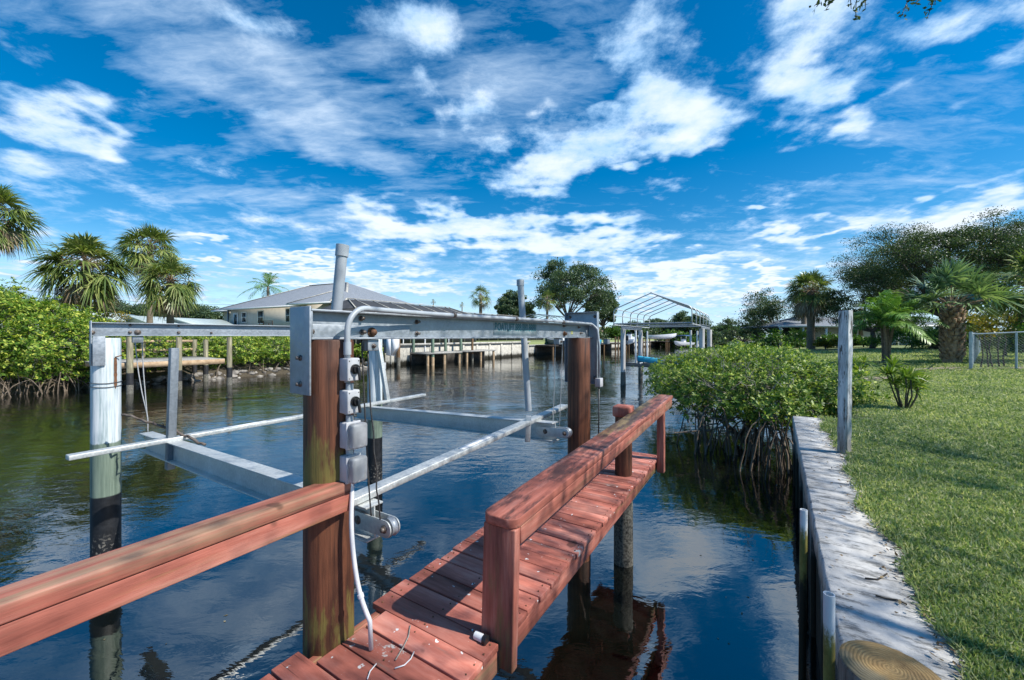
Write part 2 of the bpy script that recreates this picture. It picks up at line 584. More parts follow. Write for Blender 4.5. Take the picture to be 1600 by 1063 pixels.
def water_mat():
    t = NT("canal_water")
    far = t.math('SQRT', t.math('ADD', t.math('POWER', t.xyz()[0], 2), t.math('POWER', t.xyz()[1], 2)), 0)
    # wind ripples run across the canal, calm by the dock and under the wall
    calm = t.noise(0.16, (1, 1, 1), 3, 0.6, dist=0.6, world=True)
    amp = t.math('MULTIPLY', t.math('MULTIPLY', t.rng(calm, 0.36, 0.66, 0.2, 0.85), t.rng(far, 4.0, 16, 0.18, 1.0)), t.rng(far, 18, 60, 1.0, 0.4))
    a = t.noise(2.6, (1.0, 1.9, 1), 4, 0.55, dist=0.4, world=True)
    b = t.noise(0.8, (0.8, 1.6, 1), 3, 0.5, dist=0.3, world=True)
    c = t.noise(9.0, (1.0, 1.5, 1), 2, 0.5, world=True)
    h = t.math('ADD', t.math('MULTIPLY', a, 0.9), t.math('ADD', t.math('MULTIPLY', b, 1.4), t.math('MULTIPLY', c, 0.12)))
    t.bump(t.math('MULTIPLY', h, amp), 1.0, 0.030)
    t.b.inputs['IOR'].default_value = 2.7
    n = t.noise(0.25, (1, 1, 1), 3, world=True)
    col = t.ramp(n, (0.35, (0.0025, 0.0045, 0.0045)), (0.7, (0.006, 0.006, 0.003)))
    return t.done(col, 0.015, 0, 0.5)


def ground_mat(name, dry=0.35):
    t = NT(name)
    n = t.noise(0.55, (1, 1, 1), 6, 0.65, world=True)
    f = t.noise(16, (1, 1, 1), 5, 0.75, world=True)
    col = t.ramp(f, (0.25, (0.07, 0.11, 0.04)), (0.5, (0.20, 0.25, 0.10)), (0.75, (0.40, 0.40, 0.21)))
    col = t.mix(t.rng(n, 0.42, 0.7, 0, dry), col, (0.30, 0.27, 0.14))
    p = t.noise(0.9, (1, 1, 1), 5, 0.6, world=True, off=(11, 2, 0))
    col = t.mix(t.rng(p, 0.66, 0.76, 0, 0.6), col, (0.30, 0.25, 0.18))
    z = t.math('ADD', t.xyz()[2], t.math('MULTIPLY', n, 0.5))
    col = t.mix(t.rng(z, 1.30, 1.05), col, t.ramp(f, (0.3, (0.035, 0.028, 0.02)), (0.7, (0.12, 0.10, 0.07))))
    t.bump(t.noise(22, (1, 1, 1), 5, 0.8, world=True), 0.9, 0.05)
    return t.done(col, 0.85, 0, 0.2)


def bark(name, c1, c2, ring=False):
    t = NT(name)
    n = t.noise(6, (1, 1, 4 if ring else 0.35), 6, 0.7)
    col = t.ramp(n, (0.3, c1), (0.7, c2))
    t.bump(t.noise(12, (1, 1, 4 if ring else 0.4), 6, 0.75), 0.8, 0.03)
    return t.done(col, 0.85, 0, 0.2)


def stump_mat():
    t = NT("cut_pile_top")
    xyz = t.xyz(False)
    r = t.math('SQRT', t.math('ADD', t.math('POWER', xyz[0], 2), t.math('POWER', xyz[1], 2)), 0)
    wob = t.noise(9, (1, 1, 0.2), 3)
    ph = t.math('ADD', t.math('MULTIPLY', r, 620.0), t.math('MULTIPLY', wob, 15.0))
    ring = t.rng(t.math('SINE', ph, 0), -1, 1)
    g = t.noise(14, (1, 1, 0.2), 6, 0.7)
    base = t.ramp(g, (0.3, (0.16, 0.095, 0.035)), (0.55, (0.34, 0.225, 0.09)), (0.78, (0.46, 0.34, 0.18)))
    col = t.mix(t.math('MULTIPLY', t.math('MULTIPLY', ring, t.rng(g, 0.35, 0.65)), 0.5), base, (0.10, 0.055, 0.02))
    gr = t.noise(5, (1, 1, 0.2), 4, 0.6, off=(4, 1, 0))
    col = t.mix(t.rng(gr, 0.47, 0.66, 0, 0.7), col, (0.17, 0.16, 0.11))
    t.bump(t.math('ADD', ring, g), 0.4, 0.003)
    return t.done(col, 0.7, 0, 0.3)


MAT = {}
MAT['deck'] = red_wood("red_deck_boards", (0.8, 0.12, 1), boards=True)
MAT['rail'] = red_wood("red_rail_timber", (0.1, 1.2, 1.2))
MAT['rail_cap'] = red_wood("red_rail_cap_timber", (0.12, 1.3, 1.3), cap=True, tan=0.25)
MAT['rail_cap_worn'] = red_wood("worn_red_rail_cap_timber", (0.10, 1.5, 1.3), tan=0.85)
MAT['post'] = red_wood("red_post_timber", (1.6, 1.6, 0.16), tan=0.0)
MAT['pile'] = pile_wood("brown_pile_wood")
MAT['pile_clean'] = pile_wood("brown_clean_pile_wood", False)
MAT['pile_grey'] = pile_wood("grey_pile_wood", False, (0.20, 0.19, 0.16), (0.07, 0.066, 0.055))
MAT['white_pile'] = white_pile("bleached_pile")
MAT['galv'] = galvanised("galvanised_metal")
MAT['galv_light'] = galvanised("pale_aluminium", (0.58, 0.60, 0.59), (0.38, 0.41, 0.40))
MAT['galv_dark'] = galvanised("dull_grey_metal", (0.22, 0.25, 0.28), (0.12, 0.14, 0.16))
MAT['pvc_grey'] = plain("grey_plastic_pipe", (0.30, 0.33, 0.36), (0.38, 0.42, 0.45), 6, rough=0.45, bump=0.05)
MAT['pvc_white'] = plain("white_plastic_pipe", (0.60, 0.62, 0.64), (0.76, 0.77, 0.78), 5, rough=0.4, bump=0.04)
MAT['box'] = plain("grey_white_plastic_box", (0.40, 0.41, 0.43), (0.55, 0.56, 0.58), 9, rough=0.45, bump=0.05)
MAT['black'] = plain("black_plastic", (0.008, 0.008, 0.010), (0.02, 0.02, 0.022), 9, rough=0.35, bump=0)
MAT['bolt'] = plain("weathered_bolt_metal", (0.07, 0.055, 0.045), (0.22, 0.19, 0.17), 40, rough=0.5, bump=0.1, metal=0.4)
MAT['rusty_bolt'] = plain("rusty_bolt_metal", (0.09, 0.04, 0.02), (0.20, 0.09, 0.04), 50, rough=0.8, bump=0.3)
MAT['cable'] = plain("steel_cable", (0.05, 0.05, 0.052), (0.12, 0.12, 0.12), 80, (1, 1, 4), rough=0.5, bump=0.3, metal=0.5)
MAT['cable_light'] = plain("pale_steel_cable", (0.35, 0.36, 0.37), (0.5, 0.5, 0.5), 80, rough=0.5, bump=0.1, metal=0.3)
MAT['conc'] = concrete("weathered_concrete")
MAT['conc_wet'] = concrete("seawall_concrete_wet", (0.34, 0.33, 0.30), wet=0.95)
MAT['far_conc'] = concrete("far_seawall_concrete", (0.50, 0.48, 0.42), stain=0.5, wet=0.55)
MAT['water'] = water_mat()
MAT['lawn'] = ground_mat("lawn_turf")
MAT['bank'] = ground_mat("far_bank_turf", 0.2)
MAT['grass'] = leaf("grass_blades", (0.10, 0.175, 0.06), (0.285, 0.36, 0.155), (0.70, 0.66, 0.46), 0.35, 0.6, 1.1, 0.25)
MAT['mangrove'] = leaf("mangrove_leaves", (0.044, 0.106, 0.018), (0.156, 0.281, 0.037), (0.550, 0.575, 0.112), 0.35, 0.5, 1.3, 0.25)
MAT['mangrove_near'] = leaf("near_mangrove_leaves", (0.041, 0.100, 0.021), (0.147, 0.254, 0.045), (0.496, 0.543, 0.142), 0.32, 0.45, 1.6, 0.3)
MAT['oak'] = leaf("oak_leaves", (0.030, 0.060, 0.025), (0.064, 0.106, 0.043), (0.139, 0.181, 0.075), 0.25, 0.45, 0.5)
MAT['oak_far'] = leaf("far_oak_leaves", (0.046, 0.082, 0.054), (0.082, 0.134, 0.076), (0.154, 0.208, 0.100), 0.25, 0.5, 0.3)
MAT['yellow_leaf'] = leaf("yellowing_leaves", (0.078, 0.104, 0.016), (0.221, 0.208, 0.026), (0.429, 0.286, 0.039), 0.3, 0.45, 0.8)
MAT['shrub'] = leaf("shrub_leaves", (0.032, 0.088, 0.019), (0.072, 0.160, 0.032), (0.160, 0.256, 0.048), 0.3, 0.4, 0.8)
MAT['palm'] = leaf("fan_palm_fronds", (0.069, 0.117, 0.028), (0.147, 0.205, 0.055), (0.332, 0.352, 0.128), 0.22, 0.38, 0.8, 0.5)
MAT['palm_blue'] = leaf("grey_green_palm_fronds", (0.082, 0.154, 0.070), (0.177, 0.271, 0.130), (0.378, 0.472, 0.261), 0.22, 0.35, 0.8, 0.5)
MAT['palm_dead'] = leaf("dead_palm_fronds", (0.130, 0.098, 0.065), (0.286, 0.221, 0.156), (0.494, 0.429, 0.351), 0.12, 0.8, 0.8, 0.2)
MAT['feather'] = leaf("feather_palm_fronds", (0.060, 0.150, 0.027), (0.140, 0.280, 0.056), (0.300, 0.440, 0.120), 0.25, 0.4, 0.8)
MAT['strap'] = leaf("strap_leaves", (0.075, 0.150, 0.018), (0.180, 0.285, 0.038), (0.420, 0.465, 0.105), 0.3, 0.38, 2.0)
MAT['bark'] = bark("grey_tree_bark", (0.045, 0.040, 0.034), (0.16, 0.145, 0.125))
MAT['palm_bark'] = bark("palm_trunk_bark", (0.10, 0.075, 0.055), (0.27, 0.22, 0.17), True)
MAT['boot'] = bark("palm_boots", (0.16, 0.10, 0.06), (0.50, 0.36, 0.24))
MAT['root'] = bark("mangrove_roots", (0.07, 0.055, 0.04), (0.24, 0.19, 0.145))
MAT['root_dark'] = bark("wet_mangrove_roots", (0.03, 0.025, 0.02), (0.13, 0.11, 0.09))
MAT['twig'] = bark("bare_twigs", (0.22, 0.20, 0.17), (0.45, 0.42, 0.37))
MAT['rock'] = plain("riprap_rock", (0.10, 0.09, 0.08), (0.36, 0.33, 0.29), 3, rough=0.9, bump=0.8, bdist=0.03, isl=0.4)
MAT['white_post'] = None
MAT['stucco'] = plain("cream_stucco", (0.55, 0.50, 0.43), (0.63, 0.58, 0.50), 2, rough=0.85, bump=0.1)
MAT['white_paint'] = plain("white_paint", (0.68, 0.69, 0.70), (0.78, 0.78, 0.78), 3, rough=0.5, bump=0.03)
MAT['glass_dark'] = plain("dark_window_glass", (0.02, 0.025, 0.03), (0.05, 0.06, 0.07), 1, rough=0.08, bump=0)
MAT['screen'] = plain("dark_pool_screen", (0.035, 0.037, 0.04), (0.055, 0.057, 0.06), 1.5, rough=0.8, bump=0)
MAT['teal_roof'] = plain("teal_metal_roof", (0.30, 0.37, 0.38), (0.40, 0.47, 0.47), 2, rough=0.5, bump=0.05)
MAT['grey_wood'] = plain("grey_dock_boards", (0.22, 0.21, 0.19), (0.38, 0.37, 0.34), 6, (1, 8, 1), rough=0.8, bump=0.3)
MAT['tan_wood'] = plain("tan_dock_timber", (0.30, 0.20, 0.11), (0.48, 0.35, 0.22), 5, (1, 1, 1), rough=0.8, bump=0.3)
MAT['green_pile'] = pile_wood("green_treated_pile", False, (0.17, 0.24, 0.17), (0.07, 0.11, 0.085))
MAT['tan_pile'] = pile_wood("tan_treated_post", False, (0.32, 0.29, 0.19), (0.16, 0.14, 0.09))
MAT['brown_pile'] = pile_wood("brown_old_pile", False, (0.22, 0.13, 0.06), (0.08, 0.05, 0.03))
MAT['black_wrap'] = plain("black_pile_wrap", (0.01, 0.01, 0.011), (0.03, 0.03, 0.033), 8, rough=0.5, bump=0.1)
MAT['barnacle'] = plain("barnacle_crust", (0.03, 0.028, 0.022), (0.26, 0.25, 0.21), 40, rough=0.9, bump=0.9, bdist=0.02)
MAT['boat_white'] = plain("white_gelcoat", (0.70, 0.71, 0.73), (0.80, 0.80, 0.81), 2, rough=0.25, bump=0)
MAT['cyan'] = plain("cyan_bunk_cover", (0.01, 0.24, 0.40), (0.02, 0.34, 0.50), 6, rough=0.7, bump=0.2)
MAT['blue_canvas'] = plain("blue_canvas", (0.02, 0.07, 0.18), (0.04, 0.11, 0.26), 4, rough=0.8, bump=0.1)
MAT['fence_metal'] = plain("fence_galvanised_metal", (0.30, 0.36, 0.40), (0.48, 0.54, 0.57), 8, rough=0.5, bump=0.05, metal=0.4)
MAT['dark_void'] = plain("dark_timber_and_shade", (0.02, 0.017, 0.013), (0.06, 0.05, 0.04), 3, rough=0.9, bump=0.2)  # dark timber, also the colour painting shade under the far docks
MAT['thatch'] = plain("thatch", (0.14, 0.10, 0.06), (0.30, 0.23, 0.15), 7, (1, 1, 3), rough=0.95, bump=0.6, bdist=0.03)
MAT['decal'] = plain("teal_lettering", (0.02, 0.10, 0.13), (0.05, 0.17, 0.20), 30, rough=0.5, bump=0)
MAT['decal_back'] = plain("faded_sticker", (0.26, 0.35, 0.38), (0.42, 0.47, 0.48), 25, rough=0.5, bump=0)
MAT['yellow'] = plain("yellow_sticker", (0.55, 0.55, 0.10), (0.65, 0.62, 0.25), 30, rough=0.5, bump=0)
MAT['mulch'] = plain("bare_sandy_soil", (0.16, 0.12, 0.085), (0.36, 0.30, 0.23), 6, rough=0.95, bump=0.6, bdist=0.02)
MAT['clear'] = None
MAT['pale_pile'] = plain("pale_lift_piling", (0.42, 0.40, 0.38), (0.60, 0.59, 0.58), 3, (1, 1, 0.3), rough=0.7, bump=0.2)


def shingle():
    t = NT("grey_roof_shingles")
    n = t.noise(1.2, (1, 1, 1), 6, 0.7)
    f = t.noise(9, (1, 1, 3), 3, 0.6)
    col = t.ramp(f, (0.3, (0.14, 0.16, 0.18)), (0.7, (0.30, 0.33, 0.37)))
    col = t.mix(t.rng(n, 0.4, 0.7, 0, 0.4), col, (0.28, 0.30, 0.33))
    t.bump(t.noise(9, (1, 1, 4), 3), 0.4, 0.03)
    return t.done(col, 0.9, 0, 0.2)


def peeling_post():
    t = NT("peeling_white_paint")
    n = t.noise(7, (2.2, 2.2, 0.35), 6, 0.72)
    col = t.ramp(n, (0.36, (0.17, 0.165, 0.16)), (0.47, (0.50, 0.51, 0.52)), (0.6, (0.70, 0.71, 0.72)))
    s = t.noise(10, (3, 3, 0.5), 4, 0.6, off=(3, 3, 3))
    col = t.mix(t.rng(s, 0.575, 0.63, 0, 0.9), col, (0.08, 0.07, 0.06))
    z = t.xyz()[2]
    col = t.mix(t.rng(z, 1.75, 1.25, 0, 0.7), col, (0.19, 0.155, 0.115))
    t.bump(t.math('ADD', n, s), 0.5, 0.006)
    return t.done(col, 0.7, 0, 0.3)


def algae_pipe():
    t = NT("white_pipe_with_algae")
    z = t.xyz()[2]
    n = t.noise(16, (1, 1, 0.5), 5, 0.7)
    zz = t.math('ADD', z, t.rng(n, 0.25, 0.75, -0.12, 0.12, False))
    col = t.mix(t.rng(zz, 1.30, 1.20), (0.70, 0.72, 0.73), t.ramp(n, (0.35, (0.16, 0.13, 0.03)), (0.65, (0.30, 0.28, 0.08))))
    col = t.mix(t.rng(zz, 1.02, 0.85), col, (0.03, 0.028, 0.018))
    return t.done(col, 0.45, 0, 0.4)


def clear_cover():
    t = NT("scratched_clear_plastic")
    t.b.inputs['Transmission Weight'].default_value = 0.55
    t.b.inputs['IOR'].default_value = 1.3
    n = t.noise(14, (1, 1, 1), 4)
    return t.done(t.ramp(n, (0.35, (0.42, 0.44, 0.46)), (0.7, (0.66, 0.68, 0.70))), 0.35, 0, 0.5)


MAT['shingle'] = shingle()
MAT['white_post'] = peeling_post()
MAT['algae_pipe'] = algae_pipe()
MAT['clear'] = clear_cover()
MAT['stump'] = stump_mat()

# ------------------------------------------------------------------ frames of reference of the place
U = np.array((0.5294, 0.8484))            # along the red dock
NR = np.array((0.8484, -0.5294))          # to the right of it
DOCK_RZ = math.atan2(U[1], U[0])
W0 = np.array((1.538, 1.885))             # front edge of the near seawall
UW, NW = np.array((0.551, 0.835)), np.array((0.835, -0.551))
WALL_RZ = math.atan2(UW[1], UW[0])
B0 = np.array((-17.0, 26.5))              # far bank line
UB, NB = np.array((0.56, 0.83)), np.array((-0.83, 0.56))
BANK_RZ = math.atan2(UB[1], UB[0])


def sm(x):
    x = np.clip(x, 0, 1)
    return x * x * (3 - 2 * x)


def dock_pt(t, c, z):
    p = t * U + c * NR
    return np.array((p[0], p[1], z))


def wall_pt(s, w, z):
    p = W0 + s * UW + w * NW
    return np.array((p[0], p[1], z))


def bank_pt(s, d, z):
    p = B0 + s * UB + d * NB
    return np.array((p[0], p[1], z))


def lawn_z(x, y):
    x, y = np.asarray(x, float), np.asarray(y, float)
    s = (x - W0[0]) * UW[0] + (y - W0[1]) * UW[1]
    w = (x - W0[0]) * NW[0] + (y - W0[1]) * NW[1]
    z = 1.2 + 0.30 * sm((w - 1) / 9) + 0.12 * sm((s - 5) / 25)
    z = z + 0.012 + 0.018 * sm((w - 0.7) / 1.5) * np.sin(x * 1.7 + y * 0.6) * np.sin(y * 1.3 - x * 0.4)
    shore = sm((s - 6.4) / 0.5)
    z = z - shore * (1 - sm((w + 0.7) / 1.9)) * 2.0
    return z


def bank_z(x, y):
    x, y = np.asarray(x, float), np.asarray(y, float)
    s = (x - B0[0]) * UB[0] + (y - B0[1]) * UB[1]
    d = (x - B0[0]) * NB[0] + (y - B0[1]) * NB[1]
    nat = -0.6 + 1.0 * sm((d + 1.2) / 2.2) + 1.3 * sm((d - 0.6) / 5) + 1.7 * sm((d - 5) / 9) * sm((30 - s) / 12)
    wal = 1.9 + 0.25 * sm((d - 1) / 10) - 3.5 * (d < 0.05)
    k = sm((s - 10.4) / 1.2)
    return nat * (1 - k) + wal * k


def ground_hit(px, py, fn=lawn_z):
    Y = 10.0
    for _ in range(60):
        x = (px - 800) / FPX * Y
        Yn = (EYE - float(fn(x, Y))) * FPX / (py - 526)
        Y = 0.5 * Y + 0.5 * Yn
    x = (px - 800) / FPX * Y
    return np.array((x, Y, float(fn(x, Y))))


# ------------------------------------------------------------------ setting: water and land
m = MB()
m.add([(-500, -60, 0), (600, -60, 0), (600, 700, 0), (-500, 700, 0)], [(0, 1, 2, 3)])
tag(m.build('water', MAT['water']), kind='structure')


def grid_mesh(us, vs, fn):
    P = np.array([[fn(a, b) for b in vs] for a in us])
    nu, nv = len(us), len(vs)
    i = np.arange(nu - 1)[:, None] * nv
    j = np.arange(nv - 1)[None, :]
    q = np.stack([i + j, i + nv + j, i + nv + j + 1, i + j + 1], -1).reshape(-1, 4)
    return P.reshape(-1, 3), q


def lawn_edge(s):
    return 0.40 + 0.035 * math.sin(s * 2.1) + 0.03 * math.sin(s * 5.3 + 1) + 0.02 * math.sin(s * 11.7)


ss = np.concatenate([np.arange(-14, 9, 0.22), np.geomspace(9, 420, 70)])
ww = np.concatenate([np.linspace(0, 3, 22), np.geomspace(3.2, 240, 50)])


def lawn_fn(s, w):
    off = lawn_edge(s) if s < 6.5 else lawn_edge(6.5) - 1.3 * sm((s - 7.4) / 1.6)
    p = W0 + s * UW + (w + float(off)) * NW
    z = float(lawn_z(p[0], p[1]))
    if s < 6.5 and w < 0.12:
        z = 1.19 + 0.022 * (w / 0.12)
    return (p[0], p[1], z + 0.006)


m = MB()
m.add(*grid_mesh(ss, ww, lawn_fn))
tag(m.build('lawn_ground', MAT['lawn'], smooth=True), kind='structure')

sb = np.concatenate([np.arange(-60, 60, 1.2), np.geomspace(60, 520, 50)])
db = np.concatenate([[-1.4, -0.9, -0.5, -0.2, 0.03, 0.08], np.linspace(0.4, 16, 26), np.geomspace(17, 300, 24)])


def bank_fn(s, d):
    p = B0 + s * UB + d * NB
    return (p[0], p[1], float(bank_z(p[0], p[1])))


m = MB()
P, q = grid_mesh(sb, db, bank_fn)
m.add(P, q[:, ::-1])
tag(m.build('far_bank_ground', MAT['bank'], smooth=True), kind='structure')
m = MB()
m.add([(20, 232, -0.2), (420, 232, -0.2), (420, 236, 0.9), (20, 236, 0.9), (420, 640, 1.2), (20, 640, 1.2)], [(0, 1, 2, 3), (3, 2, 4, 5)])
tag(m.build('canal_end_ground', MAT['bank']), kind='structure')

# ------------------------------------------------------------------ near seawall, pipes, cut pile, post
sw = thing('seawall', (W0[0], W0[1], 0), "weathered white concrete seawall with pitted cap between the canal and the mown lawn", 'wall', WALL_RZ)
m = MB()
prof = [(0.0, 1.02), (0.0, 1.185), (-0.015, 1.2), (-0.60, 1.2), (-0.60, 1.02)]
rs = np.random.RandomState(3)
xs = np.arange(-8, 6.55, 0.18)
rows = []
for x in xs:
    j = rs.normal(0, 0.004, 2)
    rows.append([(x, a + (j[0] if k < 3 else 0), b + (j[1] * 0.5 if 1 <= k <= 3 else 0)) for k, (a, b) in enumerate(prof)])
k = len(prof)
V = np.array(rows).reshape(-1, 3)
F = [(i * k + a, (i + 1) * k + a, (i + 1) * k + (a + 1) % k, i * k + (a + 1) % k) for i in range(len(xs) - 1) for a in range(k)]
m.add(V, F)
m.f.append(np.array([list(range(k))]))
m.f.append(np.array([[(len(xs) - 1) * k + a for a in range(k)][::-1]]))
m.build('cap', MAT['conc'], sw)
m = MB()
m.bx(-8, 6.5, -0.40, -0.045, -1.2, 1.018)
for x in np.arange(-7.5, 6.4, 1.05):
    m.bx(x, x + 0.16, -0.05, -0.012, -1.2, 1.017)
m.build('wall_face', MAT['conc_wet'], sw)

for (px, Y, z1, lab, lean) in ((1256, 2.83, 1.405, "shorter white plastic pipe standing by the seawall, farther from the cut pile", -0.01),
                               (1295.5, 1.85, 1.44, "white plastic pipe with algae standing by the seawall right behind the round cut pile", 0.0)):
    p = at(px, 800, Y)
    t = thing('plastic_pipe', (p[0], p[1], 0), lab, 'pipe', group='plastic pipes along the seawall')
    m = MB()
    n = 24
    ang = np.linspace(0, 2 * math.pi, n, endpoint=False)
    ro, ri = 0.0225, 0.0185
    rings = []
    for (r, z) in ((ro, -0.6), (ro, z1), (ri, z1), (ri, z1 - 0.5)):
        dx = lean * (z1 - z)
        rings.append(np.c_[r * np.cos(ang) + dx, r * np.sin(ang), np.full(n, z)])
    V = np.concatenate(rings)
    F = [(a * n + i, a * n + (i + 1) % n, (a + 1) * n + (i + 1) % n, (a + 1) * n + i) for a in range(3) for i in range(n)]
    m.add(V, F)
    m.build('pipe_body', MAT['algae_pipe'], t, auto=40)


def pile_mesh(r, z0, z1, r_top=None, seed=0, n=28, rows=14):
    rs = np.random.RandomState(seed)
    r_top = r if r_top is None else r_top
    ang = np.linspace(0, 2 * math.pi, n, endpoint=False)
    flute = rs.normal(0, 0.012, n)
    zs = np.linspace(z0, z1, rows)
    mb = MB()
    V = []
    for z in zs:
        k = (z - z0) / (z1 - z0)
        rr = (r + (r_top - r) * k) * (1 + flute + rs.normal(0, 0.003, n))
        V.append(np.c_[rr * np.cos(ang), rr * np.sin(ang), np.full(n, z)])
    last = V[-1].copy()
    last[:, :2] *= 0.965
    last[:, 2] += 0.008
    V.append(last)
    R = len(V)
    mb.add(np.concatenate(V), [(a * n + i, a * n + (i + 1) % n, (a + 1) * n + (i + 1) % n, (a + 1) * n + i) for a in range(R - 1) for i in range(n)])
    mb.f.append(np.array([[(R - 1) * n + i for i in range(n)]]))
    return mb


st = thing('cut_pile', (1.205, 1.27, 0), "short round timber pile cut off flat with growth rings, by the seawall", 'piling')
pile_mesh(0.132, -0.8, 1.559, seed=5).build('pile_shaft', MAT['pile_grey'], st, auto=35)
m = MB()
n = 48
ang = np.linspace(0, 2 * math.pi, n, endpoint=False)
rs = np.random.RandomState(8)
V = [(0, 0, 1.575)]
F = []
for a, r in enumerate((0.03, 0.06, 0.09, 0.115, 0.1285)):
    for i in range(n):
        V.append((r * math.cos(ang[i]), r * math.sin(ang[i]), 1.575 - (0.006 if a == 4 else 0) + rs.normal(0, 0.0006)))
m.add(V, [(1 + a * n + i, 1 + (a + 1) * n + i, 1 + (a + 1) * n + (i + 1) % n, 1 + a * n + (i + 1) % n) for a in range(4) for i in range(n)])
m.f.append(np.array([(0, 1 + i, 1 + (i + 1) % n) for i in range(n)]))
m.build('cut_top', MAT['stump'], st, auto=40)

p = ground_hit(1319, 706)
wp = thing('white_post', p, "tall weathered white post with peeling paint standing in the lawn by the seawall", 'post')
m = MB()
rs = np.random.RandomState(2)
zs = np.linspace(-0.1, 2.95 - p[2], 16)
V = []
for z in zs:
    w = 0.056 + rs.normal(0, 0.0012)
    dx = 0.018 * z / 1.7
    ca, sa = math.cos(0.35), math.sin(0.35)
    for a, b in ((-1, -0.7), (-0.7, -1), (0.7, -1), (1, -0.7), (1, 0.7), (0.7, 1), (-0.7, 1), (-1, 0.7)):
        V.append((ca * a * w - sa * b * w + dx, sa * a * w + ca * b * w, z))
m.add(V, [(a * 8 + i, a * 8 + (i + 1) % 8, (a + 1) * 8 + (i + 1) % 8, (a + 1) * 8 + i) for a in range(15) for i in range(8)])
m.f.append(np.array([[15 * 8 + i for i in range(8)]]))
m.build('post_shaft', MAT['white_post'], wp, auto=30)

# ------------------------------------------------------------------ the red dock
T0, C0 = 1.8, -1.57
dk = thing('dock', dock_pt(T0, C0, 0), "narrow red stained timber dock walkway with plank deck and handrails", 'dock', DOCK_RZ)
rs = np.random.RandomState(11)


def dl(t, c, z):
    return (t - T0, -(c - C0), z)


def dbox(mb, t0, t1, c0, c1, z0, z1):
    mb.bx(t0 - T0, t1 - T0, -(c1 - C0), -(c0 - C0), z0, z1)


m = MB()
boards = []
t = -1.6
while t < 5.5:
    w = 0.136 + rs.uniform(-0.004, 0.004)
    c0 = -1.985 + rs.uniform(-0.018, 0.018)
    if 1.17 < t + w and t < 1.47:
        c0 = -1.862
    c1 = -1.158 + rs.uniform(-0.006, 0.008)
    if 1.70 < t + w / 2 < 1.82:
        c1 = -1.285
    zz = 1.03 + rs.uniform(-0.003, 0.003)
    dbox(m, t, t + w, c0, c1, zz - 0.036, zz)
    boards.append((t, w))
    t += w + rs.choice([0.006, 0.008, 0.012])
m.build('deck', MAT['deck'], dk, bevel=0.004)
sc_ = MB()
for (t, w) in boards:
    for c in (-1.19, -1.585, -1.93):
        if c < -1.86 and 1.0 < t < 1.5:
            continue
        for k in (0.25, 0.75):
            a = dl(t + w * k + rs.uniform(-0.006, 0.006), c + rs.uniform(-0.008, 0.008), 1.034)
            sc_.tube([(a[0], a[1], 1.0262), (a[0], a[1], 1.0345)], 0.0045, 7)
tag(sc_.build('screw_heads', MAT['rusty_bolt'], dk), kind='stuff')
m = MB()
for c in np.arange(-1.08, 0.25, 0.145):
    dbox(m, -1.6, 0.75, c, c + 0.136, 0.990, 1.028)
m.build('landing_deck', MAT['deck'], dk, bevel=0.004)
for c in (-1.212, -1.60, -1.955):
    m = MB()
    dbox(m, -1.6, 5.50, c, c + 0.042, 0.872, 0.991)
    m.build('stringer', MAT['rail'], dk, bevel=0.004)
for tt in (1.45, 4.5, 4.76):
    m = MB()
    dbox(m, tt, tt + 0.045, -1.93, -1.27, 0.73, 0.870)
    m.build('cross_beam', MAT['rail'], dk, bevel=0.004)

hr = thing('handrail', (0, 0, 0), None, None)
hr.parent = dk
m = MB()
# long cap with rounded near end; it climbs gently away from the camera
ca, cb, r = -1.276, -1.063, 0.06
out = [(6.0, cb), (6.0, ca)]
for a in np.linspace(math.pi / 2, math.pi, 7):
    out.append((1.73 + r + r * math.cos(a), ca + r - r * math.sin(a)))
for a in np.linspace(math.pi, 1.5 * math.pi, 7):
    out.append((1.73 + r + r * math.cos(a), cb - r - r * math.sin(a)))
rows = []


def cap_z(t):
    return 1.69 + (t - 1.73) * 0.110 / 4.27


nn = len(out)
V = [dl(t, c, cap_z(t) - 0.052) for t, c in out] + [dl(t, c, cap_z(t)) for t, c in out]
m.add(V, [(i, (i + 1) % nn, nn + (i + 1) % nn, nn + i) for i in range(nn)])
m.f.append(np.array([[nn + i for i in range(nn)]]))
m.f.append(np.array([[nn - 1 - i for i in range(nn)]]))
o = m.build('cap', MAT['rail_cap'], hr, bevel=0.007)
m = MB()
m.bar(dl(1.80, -1.088, cap_z(1.8) - 0.052 - 0.050), dl(5.97, -1.088, cap_z(5.97) - 0.052 - 0.050), 0.042, 0.092)
m.build('side_board', MAT['rail'], hr, bevel=0.004)
m = MB()
m.bar(dl(1.80, -1.238, cap_z(1.8) - 0.052 - 0.050), dl(5.97, -1.238, cap_z(5.97) - 0.052 - 0.050), 0.042, 0.092)
m.build('side_board', MAT['rail'], hr, bevel=0.004)
m = MB()
V = []
for z, dc in ((0.89, -0.022), (1.636, 0.0)):
    for (t, c) in ((1.742, -1.268), (1.798, -1.268), (1.798, -1.066), (1.742, -1.066)):
        V.append(dl(t, c + dc, z))
m.add(V, [(0, 1, 2, 3), (7, 6, 5, 4), (4, 5, 1, 0), (5, 6, 2, 1), (6, 7, 3, 2), (7, 4, 0, 3)])
m.build('rail_post', MAT['post'], hr, bevel=0.008)
m = MB()
dbox(m, 5.395, 5.485, -1.153, -1.066, 0.87, cap_z(5.44) - 0.053)
m.build('rail_post', MAT['post'], hr, bevel=0.006)

